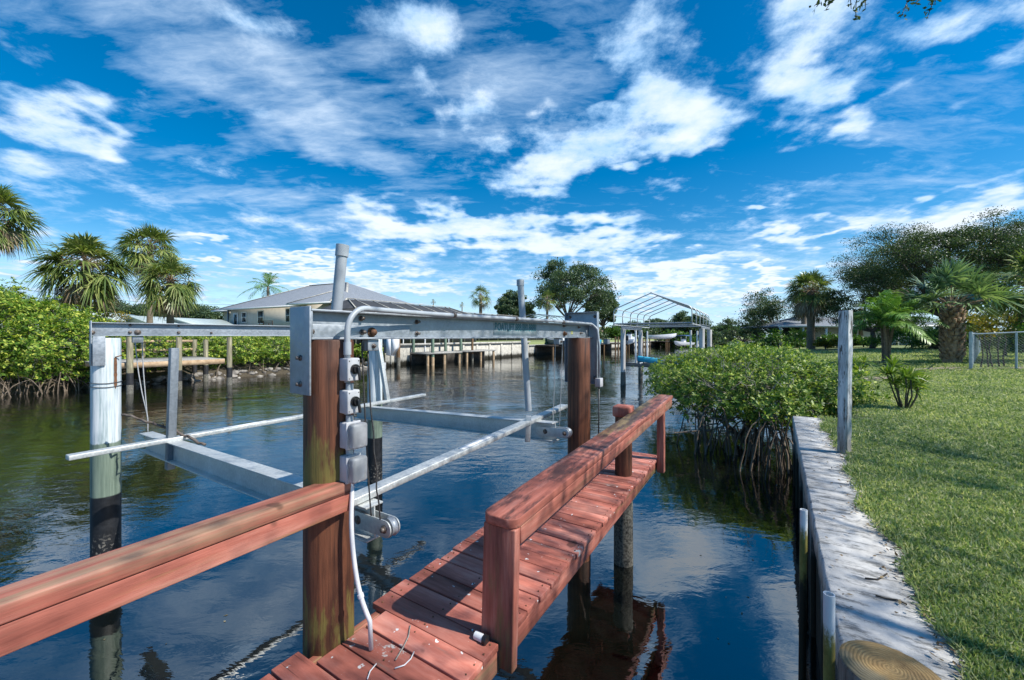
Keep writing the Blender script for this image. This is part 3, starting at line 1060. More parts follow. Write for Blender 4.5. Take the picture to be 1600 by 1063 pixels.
hl = thing('handrail', (0, 0, 0), None, None)
hl.parent = dk
m = MB()
dbox(m, -1.2, 1.33, -1.955, -1.818, 1.814, 1.874)
m.build('cap', MAT['rail_cap_worn'], hl, bevel=0.008)
m = MB()
dbox(m, -1.2, 1.325, -1.868, -1.824, 1.722, 1.8125)
m.build('side_board', MAT['rail'], hl, bevel=0.005)
m = MB()
dbox(m, -0.55, -0.46, -1.96, -1.87, 0.85, 1.8125)
m.build('rail_post', MAT['post'], hl, bevel=0.006)

# bits lying on the deck
for (pts, r, lab, name) in (([(618, 1032), (630, 1012), (638, 996), (641, 978)], 0.0035, "thin bent twig lying across the red deck boards beside the white wire", 'twig'),
                            ([(574, 1062), (578, 1050), (588, 1038)], 0.003, "short pale curved wire scrap lying on the deck at the bottom edge", 'wire_scrap'),
                            ([(617, 1045), (632, 1040), (642, 1030), (647, 1019)], 0.003, "pale hooked wire scrap lying on the deck beside the bent twig", 'wire_scrap')):
    m = MB()
    P = []
    for px, py in pts:
        Y = (EYE - 1.034) * FPX / (py - 526)
        P.append(((px - 800) / FPX * Y, Y, 1.036))
    m.tube(P, r, 6)
    tag(m.build(name, MAT['twig'] if name == 'twig' else MAT['pvc_white'], smooth=True), lab, name.split('_')[0])
pf = thing('pipe_fitting', dock_pt(1.70, -1.235, 1.045), "small white pipe fitting with black collar at the foot of the near rail post", 'pipe fitting', DOCK_RZ)
m = MB()
m.tube([(0, 0.055, 0), (0, 0.0, 0)], 0.02, 16)
m.build('socket', MAT['pvc_white'], pf, auto=40)
m = MB()
m.tube([(0, 0.0, 0), (0, -0.022, 0)], 0.024, 16)
m.build('collar', MAT['black'], pf, auto=40)

# ------------------------------------------------------------------ pilings of the boat lift
P1, P2 = np.array((-0.995, 2.175)), np.array((0.80, 4.78))
P3, P4 = np.array((-4.72, 4.65)), np.array((-2.5, 7.3))
P5 = dock_pt(4.64, -1.365, 0)[:2]
GL = 'pilings of the boat lift'
for (p, mat, seed, lab, r0, r1) in (
        (P1, 'pile', 21, "brown timber piling with green algae, nearest the camera, carrying the switch boxes", 0.130, 0.1245),
        (P2, 'pile_clean', 22, "brown timber piling at the far end of the near lift beam, behind the red handrail", 0.138, 0.132),
        (P3, 'white_pile', 23, "bleached white piling with black wrapped foot and rust streak, at the left of the lift", 0.131, 0.127),
        (P4, 'white_pile', 24, "bleached white piling with black foot, seen farthest off behind the lift switch boxes", 0.131, 0.127)):
    t = thing('lift_piling', (p[0], p[1], 0), lab, 'piling', group=GL)
    pile_mesh(r0, -1.2, 2.605, r1, seed).build('pile_shaft', MAT[mat], t, auto=35)
    if seed == 23:
        m = MB()
        m.tube([(0.126, -0.018, 2.39), (0.135, -0.02, 2.393), (0.17, 0.01, 2.41)], 0.006, 6)
        m.build('rusty_spike', MAT['rusty_bolt'], t)
        m = MB()
        rs = np.random.RandomState(4)
        V, F = [], []
        rows = 12
        for i in range(rows):
            k = i / (rows - 1)
            w = 0.012 + 0.006 * k + rs.uniform(-0.003, 0.003)
            if k > 0.85:
                w *= (1 - k) / 0.15 * 0.9 + 0.1
            for sgn in (-1, 1):
                a = -0.14 + sgn * w / 0.13
                V.append((0.1325 * math.cos(a), 0.1325 * math.sin(a), 2.385 - 0.36 * k))
        m.add(V, [(2 * i, 2 * i + 1, 2 * i + 3, 2 * i + 2) for i in range(rows - 1)])
        m.build('rust_streak', MAT['rusty_bolt'], t)
        m = MB()
        a = np.linspace(0, 2 * math.pi, 33)
        for z in (2.10, 2.055):
            m.tube(np.c_[0.134 * np.cos(a), 0.134 * np.sin(a), z + 0.006 * np.sin(a * 2)], 0.004, 6, cap=False)
        m.build('wire_band', MAT['cable'], t)
t = thing('dock_piling', (P5[0], P5[1], 0), "stubby piling with red square top coming up through the dock deck beside the handrail", 'piling')
pile_mesh(0.098, 0.70, 1.70, 0.096, 31).build('pile_shaft', MAT['pile_clean'], t, auto=35)
m = MB()
m.box((0, 0, 1.765), (0.205, 0.205, 0.125), DOCK_RZ)
m.build('red_top', MAT['post'], t, bevel=0.02)
pile_mesh(0.116, -1.2, 0.72, 0.106, 32).build('barnacled_foot', MAT['barnacle'], t, auto=35)


# ------------------------------------------------------------------ boat lift: top beams
def ibeam(mb, A, B, h, w, tf=0.011, tw=0.009):
    """A, B: ends of the centre line"""
    A, B = np.array(A, float), np.array(B, float)
    d = unit(B - A)
    s = unit(np.cross(d, (0, 0, 1)))
    u = np.cross(s, d)
    mb.bar(A + u * (h - tf) / 2, B + u * (h - tf) / 2, w, tf)
    mb.bar(A - u * (h - tf) / 2, B - u * (h - tf) / 2, w, tf)
    mb.bar(A, B, tw, h - 2 * tf - 0.0006)


def bolt(mb, p, axis, r=0.012, L=0.02, washer=True):
    p, axis = np.array(p, float), unit(axis)
    if washer:
        mb.tube([p, p + axis * 0.005], r * 1.55, 14)
    mb.tube([p + axis * (0.005 if washer else 0), p + axis * L], r, 6)


class Beam:
    def __init__(self, A, B):
        self.A = A
        self.d = unit(np.array(B) - np.array(A))
        self.rz = math.atan2(self.d[1], self.d[0])
        self.left = np.array((-self.d[1], self.d[0]))

    def x(self, px, y=0.0):
        a = (px - 800) / FPX
        o = self.A + y * self.left
        return (a * o[1] - o[0]) / (self.d[0] - a * self.d[1])


b1, b2 = Beam(P1, P2), Beam(P3, P4)
ZB, ZT = 2.614, 2.772
lb = thing('lift_beam', (P1[0], P1[1], 0), "near grey steel lift beam lettered in teal, resting on the two brown pilings", 'lift beam', b1.rz, 'top beams of the boat lift')
m = MB()
ibeam(m, (-0.126, 0, (ZB + ZT) / 2), (3.46, 0, (ZB + ZT) / 2), ZT - ZB, 0.105)
m.build('beam_body', MAT['galv'], lb, bevel=0.002)
m = MB()
m.bx(-0.145, -0.135, -0.068, 0.128, 2.33, 2.785)
m.build('mounting_plate', MAT['galv'], lb, bevel=0.003)
m = MB()
for y, z in ((0.02, 2.52), (0.02, 2.385)):
    bolt(m, (-0.145, y, z), (-1, 0, 0), 0.010, 0.022)
m.build('bolt', MAT['bolt'], lb)
m = MB()
m.bx(-0.128, 0.55, -0.0165, -0.006, 2.626, 2.695)
m.bx(-0.13, -0.118, -0.052, -0.0055, 2.626, 2.760)
m.build('web_stiffener', MAT['galv'], lb, bevel=0.002)
for (px, z, r, mt) in ((481, 2.655, 0.013, 'bolt'), (563, 2.735, 0.010, 'bolt'), (563, 2.655, 0.011, 'bolt'), (578, 2.655, 0.019, 'rusty_bolt'),
                       (650, 2.650, 0.010, 'bolt'), (650, 2.728, 0.010, 'bolt'), (881, 2.66, 0.019, 'rusty_bolt'), (906, 2.67, 0.010, 'bolt'), (903, 2.74, 0.010, 'bolt'), (880, 2.745, 0.009, 'bolt')):
    m = MB()
    x = b1.x(px)
    bolt(m, (x, -0.0165 if x < 0.54 and z < 2.69 else -0.0048, z), (0, -1, 0), r, 0.03)
    m.build('bolt', MAT[mt], lb)
m = MB()
x0, x1 = b1.x(770), b1.x(838)
m.bx(x0, x1, -0.0062, -0.0052, 2.640, 2.745)
m.build('sticker', MAT['decal_back'], lb)
fc = bpy.data.curves.new('lettering', 'FONT')
fc.body = "BOATLIFT.888.880.8888"
fc.size = 0.062
fc.align_x = 'LEFT'
fc.offset = 0.0022
fo = bpy.data.objects.new('lettering_source', fc)
COL.objects.link(fo)
bpy.context.view_layer.update()
me = bpy.data.meshes.new_from_object(fo.evaluated_get(bpy.context.evaluated_depsgraph_get()))
xs_ = [v.co.x for v in me.vertices]
sx = (x1 - x0 - 0.04) / (max(xs_) - min(xs_))
for v in me.vertices:
    v.co = Vector(((v.co.x - min(xs_)) * sx + x0 + 0.02, -0.0072, 2.683 + v.co.y * 1.5))
bpy.data.objects.remove(fo)
lo = bpy.data.objects.new('lettering', me)
me.materials.clear()
me.materials.append(MAT['decal'])
COL.objects.link(lo)
lo.parent = lb
m = MB()
xx = b1.x(893)
for dx in (-0.014, 0.014):
    for dz in (-0.011, 0.011):
        m.bx(xx + dx - 0.011, xx + dx + 0.011, -0.0062, -0.0052, 2.675 + dz - 0.009, 2.675 + dz + 0.009)
m.build('yellow_sticker', MAT['yellow'], lb)
# tray plate at the far end of the near beam
m = MB()
xp = 3.475
m.bx(xp, xp + 0.008, -0.115, 0.315, 2.05, 2.93)
for (y0, y1, z0, z1) in ((-0.123, -0.115, 2.05, 2.93), (0.315, 0.323, 2.05, 2.93), (-0.123, 0.323, 2.93, 2.938), (-0.123, 0.323, 2.042, 2.05)):
    m.bx(xp - 0.055, xp + 0.008, y0, y1, z0, z1)
m.build('motor_tray', MAT['galv'], lb, bevel=0.002)
for (y, z) in ((0.27, 2.88), (-0.07, 2.88), (0.2, 2.12), (-0.07, 2.12)):
    m = MB()
    bolt(m, (xp, y, z), (-1, 0, 0), 0.012, 0.02)
    m.build('bolt', MAT['bolt'], lb)
# pulley hanger under the beam
for (px, dz) in ((578, 0.0), (872, 0.0)):
    m = MB()
    x = b1.x(px)
    m.bx(x - 0.038, x + 0.038, -0.035, 0.035, 2.545, 2.613)
    m.build('pulley_hanger', MAT['galv'], lb, bevel=0.004)
    m = MB()
    bolt(m, (x, -0.035, 2.575), (0, -1, 0), 0.009, 0.016)
    m.build('bolt', MAT['bolt'], lb)

lb2 = thing('lift_beam', (P3[0], P3[1], 0), "far grey steel lift beam resting on the two bleached white pilings", 'lift beam', b2.rz, 'top beams of the boat lift')
xl = b2.x(143)
m = MB()
ibeam(m, (xl, 0, (ZB + ZT) / 2 + 0.022), (3.65, 0, (ZB + ZT) / 2 + 0.022), ZT - ZB, 0.105)
m.build('beam_body', MAT['galv'], lb2, bevel=0.002)
m = MB()
m.bx(xl - 0.012, xl - 0.001, -0.065, 0.11, 2.30, 2.81)
m.bx(xl - 0.001, xl + 0.10, -0.145, -0.136, 2.30, 2.633)
m.build('mounting_plate', MAT['galv'], lb2, bevel=0.003)
for (px, z, r) in ((144, 2.675, 0.016), (203, 2.68, 0.012), (203, 2.765, 0.009), (215, 2.68, 0.021), (279, 2.68, 0.012), (279, 2.765, 0.008), (330, 2.68, 0.010)):
    m = MB()
    bolt(m, (b2.x(px), -0.0048, z), (0, -1, 0), r, 0.03)
    m.build('bolt', MAT['bolt'], lb2)
m = MB()
x = b2.x(215)
m.bx(x - 0.05, x + 0.05, -0.035, 0.035, 2.555, 2.634)
m.build('pulley_hanger', MAT['galv_dark'], lb2, bevel=0.004)
# conduit that runs over the near beam
cd = thing('conduit', (P1[0], P1[1], 0), "grey plastic conduit bent up from the switch boxes and run along the near lift beam", 'conduit', b1.rz)
m = MB()
pts = [(0.009, -0.155, 2.50), (0.009, -0.155, 2.62)]
for a in np.linspace(0, math.pi / 2, 9):
    pts.append((0.009 + 0.13 * (1 - math.cos(a)), -0.155 + 0.02 * (1 - math.cos(a)), 2.655 + 0.13 * math.sin(a)))
for x in np.linspace(0.25, 3.30, 14):
    pts.append((x, -0.075 - 0.05 * math.exp(-(x - 0.2) * 3), 2.785 - 0.004 * math.sin(x * 2)))
for a in np.linspace(0.2, math.pi / 2, 6):
    pts.append((3.33 + 0.07 * math.sin(a), -0.075 - 0.06 * (1 - math.cos(a)), 2.715 + 0.07 * math.cos(a)))
pts += [(3.40, -0.16, 2.5), (3.38, -0.165, 2.12)]
m.tube(pts, 0.0155, 12)
m.build('pipe_run', MAT['pvc_grey'], cd, smooth=True)
for x in (0.9, 1.7, 2.6):
    m = MB()
    m.tube([(x - 0.012, -0.083, 2.784), (x + 0.012, -0.083, 2.784)], 0.0195, 12)
    m.build('pipe_clip', MAT['bolt'], cd)
m = MB()
m.tube([(0.009, -0.155, 2.535), (0.009, -0.155, 2.60)], 0.0195, 14)
m.build('coupling', MAT['pvc_grey'], cd, auto=40)
jb = thing('junction_box', (P2[0], P2[1], 0), "small white junction box on the side of the far brown piling", 'electrical box', b1.rz)
m = MB()
m.bx(0.17, 0.26, -0.20, -0.13, 2.02, 2.125)
m.build('box_body', MAT['box'], jb, bevel=0.006)
m = MB()
m.tube([(0.215, -0.165, 2.02), (0.21, -0.16, 1.2)], 0.008, 8)
m.build('lead', MAT['cable'], jb, smooth=True)

# ------------------------------------------------------------------ switch boxes on the near piling


def switch_box(z0, z1, lab):
    t = thing('switch_box', dock_pt(1.335, -1.842, z0), lab, 'switch box', DOCK_RZ, 'switch boxes on the near piling')
    m = MB()
    m.bx(-0.037, 0.037, -0.037, 0.037, 0.0, z1 - z0)
    m.build('box_body', MAT['box'], t, bevel=0.006)
    for a, b in ((-0.028, 0.014), (0.028, 0.014), (-0.028, z1 - z0 - 0.014), (0.028, z1 - z0 - 0.014)):
        m = MB()
        m.tube([(a, -0.0375, b), (a, -0.039, b)], 0.003, 8)
        m.build('cover_screw', MAT['bolt'], t)
    zc = (z1 - z0) * 0.52
    k = MB()
    k.tube([(0.004, -0.0375, zc), (0.004, -0.047, zc)], 0.026, 24)
    k.tube([(0.004, -0.047, zc), (0.004, -0.060, zc)], 0.018, 20)
    kn = k.build('knob', MAT['black'], t, auto=35)
    h = MB()
    h.bar((0.004, -0.066, zc + 0.012), (0.012, -0.070, zc - 0.058), 0.013, 0.013, up=(1, 0, 0))
    h.build('handle', MAT['black'], kn, bevel=0.003)
    m = MB()
    m.bx(-0.012, 0.012, 0.005, 0.03, -0.012, -0.0005)
    m.build('mounting_lug', MAT['box'], t, bevel=0.003)
    return t


switch_box(2.398, 2.517, "upper grey switch box with black turn knob on the near brown piling")
switch_box(2.228, 2.350, "lower grey switch box with black turn knob, above the clear covered outlets")


def outlet_box(z0, z1, lab):
    t = thing('outlet_box', dock_pt(1.335, -1.838, z0), lab, 'outlet box', DOCK_RZ, 'covered outlets on the near piling')
    m = MB()
    m.bx(-0.040, 0.04, -0.018, 0.034, 0.0, z1 - z0)
    m.build('box_body', MAT['box'], t, bevel=0.006)
    m = MB()
    m.bx(-0.043, 0.045, -0.030, -0.0185, -0.004, z1 - z0 + 0.004)
    m.build('hinge_plate', MAT['box'], t, bevel=0.004)
    m = MB()
    m.bx(-0.038, 0.052, -0.082, -0.0305, 0.002, z1 - z0 - 0.002)
    m.build('clear_cover', MAT['clear'], t, bevel=0.014)
    m = MB()
    m.bx(-0.026, 0.026, -0.040, -0.031, 0.025, z1 - z0 - 0.025)
    m.build('outlet_face', MAT['galv_dark'], t, bevel=0.003)
    return t


outlet_box(2.048, 2.182, "upper outlet box with scratched clear cover, just under the black knobs")
outlet_box(1.872, 2.008, "lower outlet box with scratched clear cover, just above the left handrail end")
for z0, z1, lab in ((2.351, 2.384, "short grey conduit joint between the two black knobbed boxes"), (2.183, 2.2155, "short grey conduit joint below the lower black knobbed box"), (2.009, 2.047, "short grey conduit joint between the two clear covered outlets")):
    cn = thing('conduit_joint', dock_pt(1.335, -1.842, z0), lab, 'conduit', DOCK_RZ, 'conduit joints between the boxes')
    m = MB()
    m.tube([(0, 0, 0), (0, 0, z1 - z0)], 0.019, 16)
    m.build('sleeve', MAT['pvc_grey'], cn, auto=40)
    m = MB()
    m.tube([(0.028, 0.012, 0), (0.028, 0.012, z1 - z0)], 0.006, 8)
    m.build('wire', MAT['black'], cn, auto=40)
# white flexible conduit from the lowest box to the deck
fx = thing('flexible_conduit', dock_pt(1.335, -1.838, 1.87), "white flexible conduit hanging from the lowest outlet box down to the red deck", 'conduit')
m = MB()
q = [dock_pt(1.335, -1.838, 1.872), dock_pt(1.34, -1.815, 1.82)]
for (px, py, Y) in ((547, 800, 2.085), (550, 850, 2.085), (556, 905, 2.08), (566, 945, 2.07), (580, 975, 2.06)):
    q.append(at(px, py, Y - 0.02))
q = np.array(q)
tt_ = np.linspace(0, len(q) - 1, 40)
Q = np.array([[np.interp(t, np.arange(len(q)), q[:, i]) for i in range(3)] for t in tt_])
for _ in range(30):
    Q[1:-1] = (Q[:-2] + 2 * Q[1:-1] + Q[2:]) / 4
Q[-1, 2] = 1.036
m.tube(Q, 0.0115, 12)
m.build('conduit_hose', MAT['pvc_white'], fx, world=True, smooth=True)
m = MB()
m.tube(Q[30:32] * 1.0, 0.0155, 12)
m.build('coupling', MAT['pvc_white'], fx, world=True, auto=40)

# ------------------------------------------------------------------ cradle beams, bunks, guide posts, cables
UL = np.array((0.558, 0.830))
GC = 'cradle beams of the boat lift'


def cradle(A, B, lab, sheave_end=0.14):
    A, B = np.array(A, float), np.array(B, float)
    h = 0.215
    A[2] -= h / 2
    B[2] -= h / 2
    t = thing('cradle_beam', A, lab, 'cradle beam', group=GC)
    m = MB()
    ibeam(m, A, B, h, 0.13, 0.012, 0.010)
    m.build('beam_body', MAT['galv_light'], t, world=True, bevel=0.002)
    d = unit(B - A)
    s = unit(np.cross(d, (0, 0, 1)))
    for k in (-1, 1):
        m = MB()
        c0, c1 = B - d * 0.20, B + d * sheave_end
        r = 0.052
        n = 10
        out = [c0 + d * (-r * math.sin(a)) + np.array((0, 0, r * math.cos(a))) for a in np.linspace(0, math.pi, n)]
        out = [c1 + d * (r * math.sin(a)) + np.array((0, 0, r * math.cos(a))) for a in np.linspace(0, math.pi, n)] + out[::-1]
        V = [p + s * (k * 0.030) for p in out] + [p + s * (k * 0.038) for p in out]
        nn = len(out)
        m.add(V, [(i, (i + 1) % nn, nn + (i + 1) % nn, nn + i) for i in range(nn)])
        m.f.append(np.array([list(range(nn))[::-1]]))
        m.f.append(np.array([[nn + i for i in range(nn)]]))
        m.build('pulley_plate', MAT['galv_light'], t, world=True, bevel=0.002)
    m = MB()
    c1 = B + d * (sheave_end - 0.005)
    m.tube([c1 - s * 0.02, c1 - s * 0.008, c1 + s * 0.008, c1 + s * 0.02], [0.060, 0.050, 0.050, 0.060], 24)
    m.build('pulley_wheel', MAT['galv'], t, world=True, auto=40)
    m = MB()
    bolt(m, c1 + s * 0.038, s, 0.016, 0.022)
    bolt(m, B - d * 0.12 + s * 0.038, s, 0.018, 0.008)
    m.build('axle_bolt', MAT['bolt'], t, world=True)
    m = MB()
    for x in (0.10, 0.22):
        p = B - d * x + s * 0.0052
        m.tube([p + d * 0, p + s * 0.001], 0.020, 16)
    m.build('drain_hole', MAT['black'], t, world=True)
    return t


A1, B1_ = (-4.52, 4.94, 1.447), (-0.86, 2.51, 1.575)
A2, B2_ = (-2.72, 7.02, 1.425), (0.50, 4.56, 1.652)
cradle(A1, B1_, "near aluminium cradle beam low over the water, from the rust streaked white piling to the switch boxes")
cradle(A2, B2_, "far aluminium cradle beam low over the water, ending at a pulley beside the second brown piling")
for (A, B, lab) in (((-1.10, 2.36, 1.597), (0.72, 5.5, 1.678), "pale lengthwise bunk board nearest the red dock, crossing both cradle beams"),
                    ((-4.16, 3.74, 1.497), (-1.75, 7.97, 1.470), "pale lengthwise bunk board farther from the red dock, passing in front of the white piling")):
    t = thing('bunk_board', A, lab, 'bunk board', group='bunk boards of the boat lift')
    m = MB()
    m.bar(A, B, 0.105, 0.046)
    m.build('board', MAT['galv_light'], t, world=True, bevel=0.006)
    d = unit(np.array(B) - np.array(A))
    m = MB()
    p = np.array(A) + d * 1.3
    m.bar(p + (0, 0, 0.0255), p + d * 0.0 + d * 0.5 + (0, 0, 0.0255), 0.06, 0.004)
    m.build('slide_strip', MAT['white_paint'], t, world=True)
GP = 'guide posts of the boat lift'


def post_from(px, pyt, pyb, Y, pxt=None):
    top, bot = at(pxt if pxt is not None else px, pyt, Y), at(px, pyb, Y)
    return top, bot


top, bot = post_from(519, 588, 745, 2.46, 535)
top = at(535, 388, 2.46)
t = thing('guide_post', bot, "leaning grey capped plastic guide post rising behind the near piling", 'guide post', group=GP)
m = MB()
bb = np.array((-1.19, 2.46, 1.60))
m.tube([bb, top], 0.0325, 18)
m.build('post_pipe', MAT['pvc_grey'], t, world=True, auto=40)
m = MB()
dd = unit(top - bb)
m.tube([top - dd * 0.05, top + dd * 0.02], 0.0385, 20)
m.build('post_cap', MAT['pvc_grey'], t, world=True, auto=40)
top, bot = at(813, 440, 4.61), at(826, 642, 4.61)
t = thing('guide_post', bot, "leaning capped plastic guide post on the near bunk board by the second brown piling", 'guide post', group=GP)
m = MB()
m.tube([bot, top], 0.0375, 18)
m.build('post_pipe', MAT['pvc_grey'], t, world=True, auto=40)
m = MB()
m.tube([top - (0, 0, 0.05), top + (0, 0, 0.02)], 0.043, 20)
m.build('post_cap', MAT['pvc_grey'], t, world=True, auto=40)
m = MB()
m.bar(at(826, 650, 4.55), at(824, 690, 4.55), 0.06, 0.06)
m.build('stub', MAT['galv_light'], t, world=True, bevel=0.003)
top, bot = at(272, 544, 4.42), at(265.5, 733, 4.42)
t = thing('guide_post', bot, "bare square grey guide post at the left crossing of bunk board and near cradle beam", 'guide post', group=GP)
m = MB()
m.bar(bot, top, 0.074, 0.074, up=(0.5, 0.8, 0))
m.build('post_tube', MAT['galv_dark'], t, world=True, bevel=0.004)
top, bot = at(591, 535, 7.16), at(606.5, 632, 7.16)
t = thing('guide_post', bot, "thin bare metal guide post leaning beside the farthest white piling", 'guide post', group=GP)
m = MB()
m.bar(bot, top, 0.07, 0.07, up=(0.5, 0.8, 0))
m.build('post_tube', MAT['galv_light'], t, world=True, bevel=0.004)
m = MB()
m.box(at(599.5, 572, 7.25), (0.07, 0.06, 0.12))
m.build('white_bracket', MAT['box'], t, world=True, bevel=0.01)

GK = 'lift cables'


def cable(pts, r, lab, mat='cable'):
    P = np.array(pts)
    t_ = np.linspace(0, len(P) - 1, max(14, 6 * len(P)))
    Q = np.array([[np.interp(t, np.arange(len(P)), P[:, i]) for i in range(3)] for t in t_])
    for _ in range(2):
        Q[1:-1] = (Q[:-2] + 2 * Q[1:-1] + Q[2:]) / 4
    mb = MB()
    mb.tube(Q, r, 6)
    tag(mb.build('lift_cable', MAT[mat], smooth=True), lab, 'cable', GK)


Yc = 2.36
cable([at(565, 530, Yc), at(569, 620, Yc), at(573, 700, Yc + 0.02), at(577, 770, Yc + 0.03), at(580, 806, Yc + 0.04)], 0.0045, "straight dark steel cable dropping to the near pulley by the switch boxes")
cable([at(575, 548, Yc), at(579, 640, Yc), at(584, 675, Yc), at(584, 705, Yc), at(589, 735, Yc + 0.02), at(588, 765, Yc + 0.02), at(592, 785, Yc + 0.03), at(594, 812, Yc + 0.04)], 0.0045,
      "wavy slack steel cable dropping to the near pulley beside the straight one")
Yd = 4.62
cable([at(868, 529, Yd), at(866, 600, Yd), at(864, 664, Yd)], 0.004, "thin steel cable hanging to the far pulley, left of its pair", 'cable_light')
cable([at(879, 529, Yd), at(877, 600, Yd), at(874, 668, Yd)], 0.004, "right thin steel cable of the pair, against the edge of the second brown piling", 'cable_light')
Ye = 5.02
cable([at(211, 534, Ye), at(216, 580, Ye), at(222, 615, Ye), at(231, 652, Ye), at(231, 676, Ye)], 0.006, "left slanting cable of the pair hanging beside the rust streaked white piling", 'cable_light')
cable([at(222, 534, Ye), at(224, 580, Ye), at(227, 615, Ye), at(230, 652, Ye)], 0.006, "right cable of the pair hanging beside the rust streaked white piling", 'cable_light')
# dead branch caught between the white piling and the bunk
rs = np.random.RandomState(9)
pts = []
for k in np.linspace(0, 1, 26):
    px = 190 + 130 * k
    py = 648 + 26 * k + 22 * k ** 2 + rs.normal(0, 1.1)
    pts.append(at(px, py, 4.45 + 0.03 * rs.normal()))
br = thing('dead_branch', pts[0], "thin dead branch caught between the white piling and the bunk board", 'branch')
m = MB()
m.tube(pts, np.linspace(0.012, 0.016, 26) + rs.uniform(-0.002, 0.002, 26), 7)
for i in (6, 10, 13, 15, 18, 21):
    a = np.array(pts[i])
    m.tube([a, a + rs.normal(0, 0.03, 3) + (0, 0, 0.02), a + rs.normal(0, 0.05, 3)], [0.006, 0.004, 0.002], 5)
m.build('stem', bark("dark_dead_branch", (0.05, 0.04, 0.035), (0.20, 0.17, 0.15)), br, world=True, smooth=True)

# ------------------------------------------------------------------ plant builders


def rdirs(rs, n, up=0.0):
    d = rs.normal(size=(n, 3))
    d[:, 2] += up
    return d / np.maximum(np.linalg.norm(d, axis=1, keepdims=True), 1e-9)


def add_leaves(mb, c, d, nrm, L, W):
    """one diamond leaf per row: centre c, long axis d, face normal nrm"""
    s = np.cross(d, nrm)
    s /= np.maximum(np.linalg.norm(s, axis=1, keepdims=True), 1e-9)
    L, W = np.reshape(L, (-1, 1)), np.reshape(W, (-1, 1))
    V = np.stack([c - d * L * 0.5, c + s * W * 0.5 + d * L * 0.08, c + d * L * 0.5, c - s * W * 0.5 + d * L * 0.08], 1)
    n = len(c)
    mb.add(V.reshape(-1, 3), np.arange(4 * n).reshape(n, 4))


def add_straps(mb, p0, dirs, L, W, droop, nrm_hint=(0, 0, 1)):
    """narrow drooping blades: five points each"""
    n = len(dirs)
    L, W, droop = (np.broadcast_to(np.reshape(q, (-1, 1)), (n, 1)) for q in (L, W, droop))
    s = np.cross(dirs, np.broadcast_to(np.asarray(nrm_hint, float), dirs.shape))
    s /= np.maximum(np.linalg.norm(s, axis=1, keepdims=True), 1e-6)
    z = np.array((0, 0, 1.0))
    p1 = p0 + dirs * L * 0.55 - z * droop * L * 0.22
    p2 = p0 + dirs * L * 0.97 - z * droop * L
    V = np.stack([p0 - s * W * 0.25, p0 + s * W * 0.25, p1 + s * W * 0.5, p1 - s * W * 0.5, p2], 1)
    b = np.arange(n)[:, None] * 5
    base = mb.n
    mb.add(V.reshape(-1, 3), b + np.array([[0, 1, 2, 3]]))
    mb.f.append(base + b + np.array([[3, 2, 4]]))


def fan_frond(mb, stem_mb, C, d, Lp, Ll, K, droop, rs, spread=118):
    d = unit(d)
    ts = np.linspace(0, 1, 5)
    pts = C + d * Lp * ts[:, None] - np.array((0, 0, 1.0)) * (droop * Lp * 0.45 * ts ** 2)[:, None]
    stem_mb.tube(pts, np.linspace(0.022, 0.009, 5) * max(1, Ll), 4, cap=False)
    hub = pts[-1]
    t = unit(pts[-1] - pts[-2])
    s = np.cross(t, (0, 0, 1))
    s = unit(s) if np.linalg.norm(s) > 0.05 else unit(rs.normal(size=3))
    nr = np.cross(s, t)
    roll = rs.normal(0, 0.35)
    s2 = s * math.cos(roll) + nr * math.sin(roll)
    n2 = np.cross(s2, t)
    a = np.radians(np.linspace(-spread, spread, K) + rs.normal(0, 3, K))
    dirs = np.cos(a)[:, None] * t + np.sin(a)[:, None] * s2 + n2 * (0.18 + rs.normal(0, 0.10, K)[:, None])
    dirs /= np.linalg.norm(dirs, axis=1, keepdims=True)
    L = Ll * (1 - 0.30 * np.abs(a) / math.radians(spread)) * rs.uniform(0.88, 1.08, K)
    add_straps(mb, np.repeat(hub[None], K, 0), dirs, L, Ll * 0.062, droop * rs.uniform(0.25, 0.75, K) + 0.10, n2)


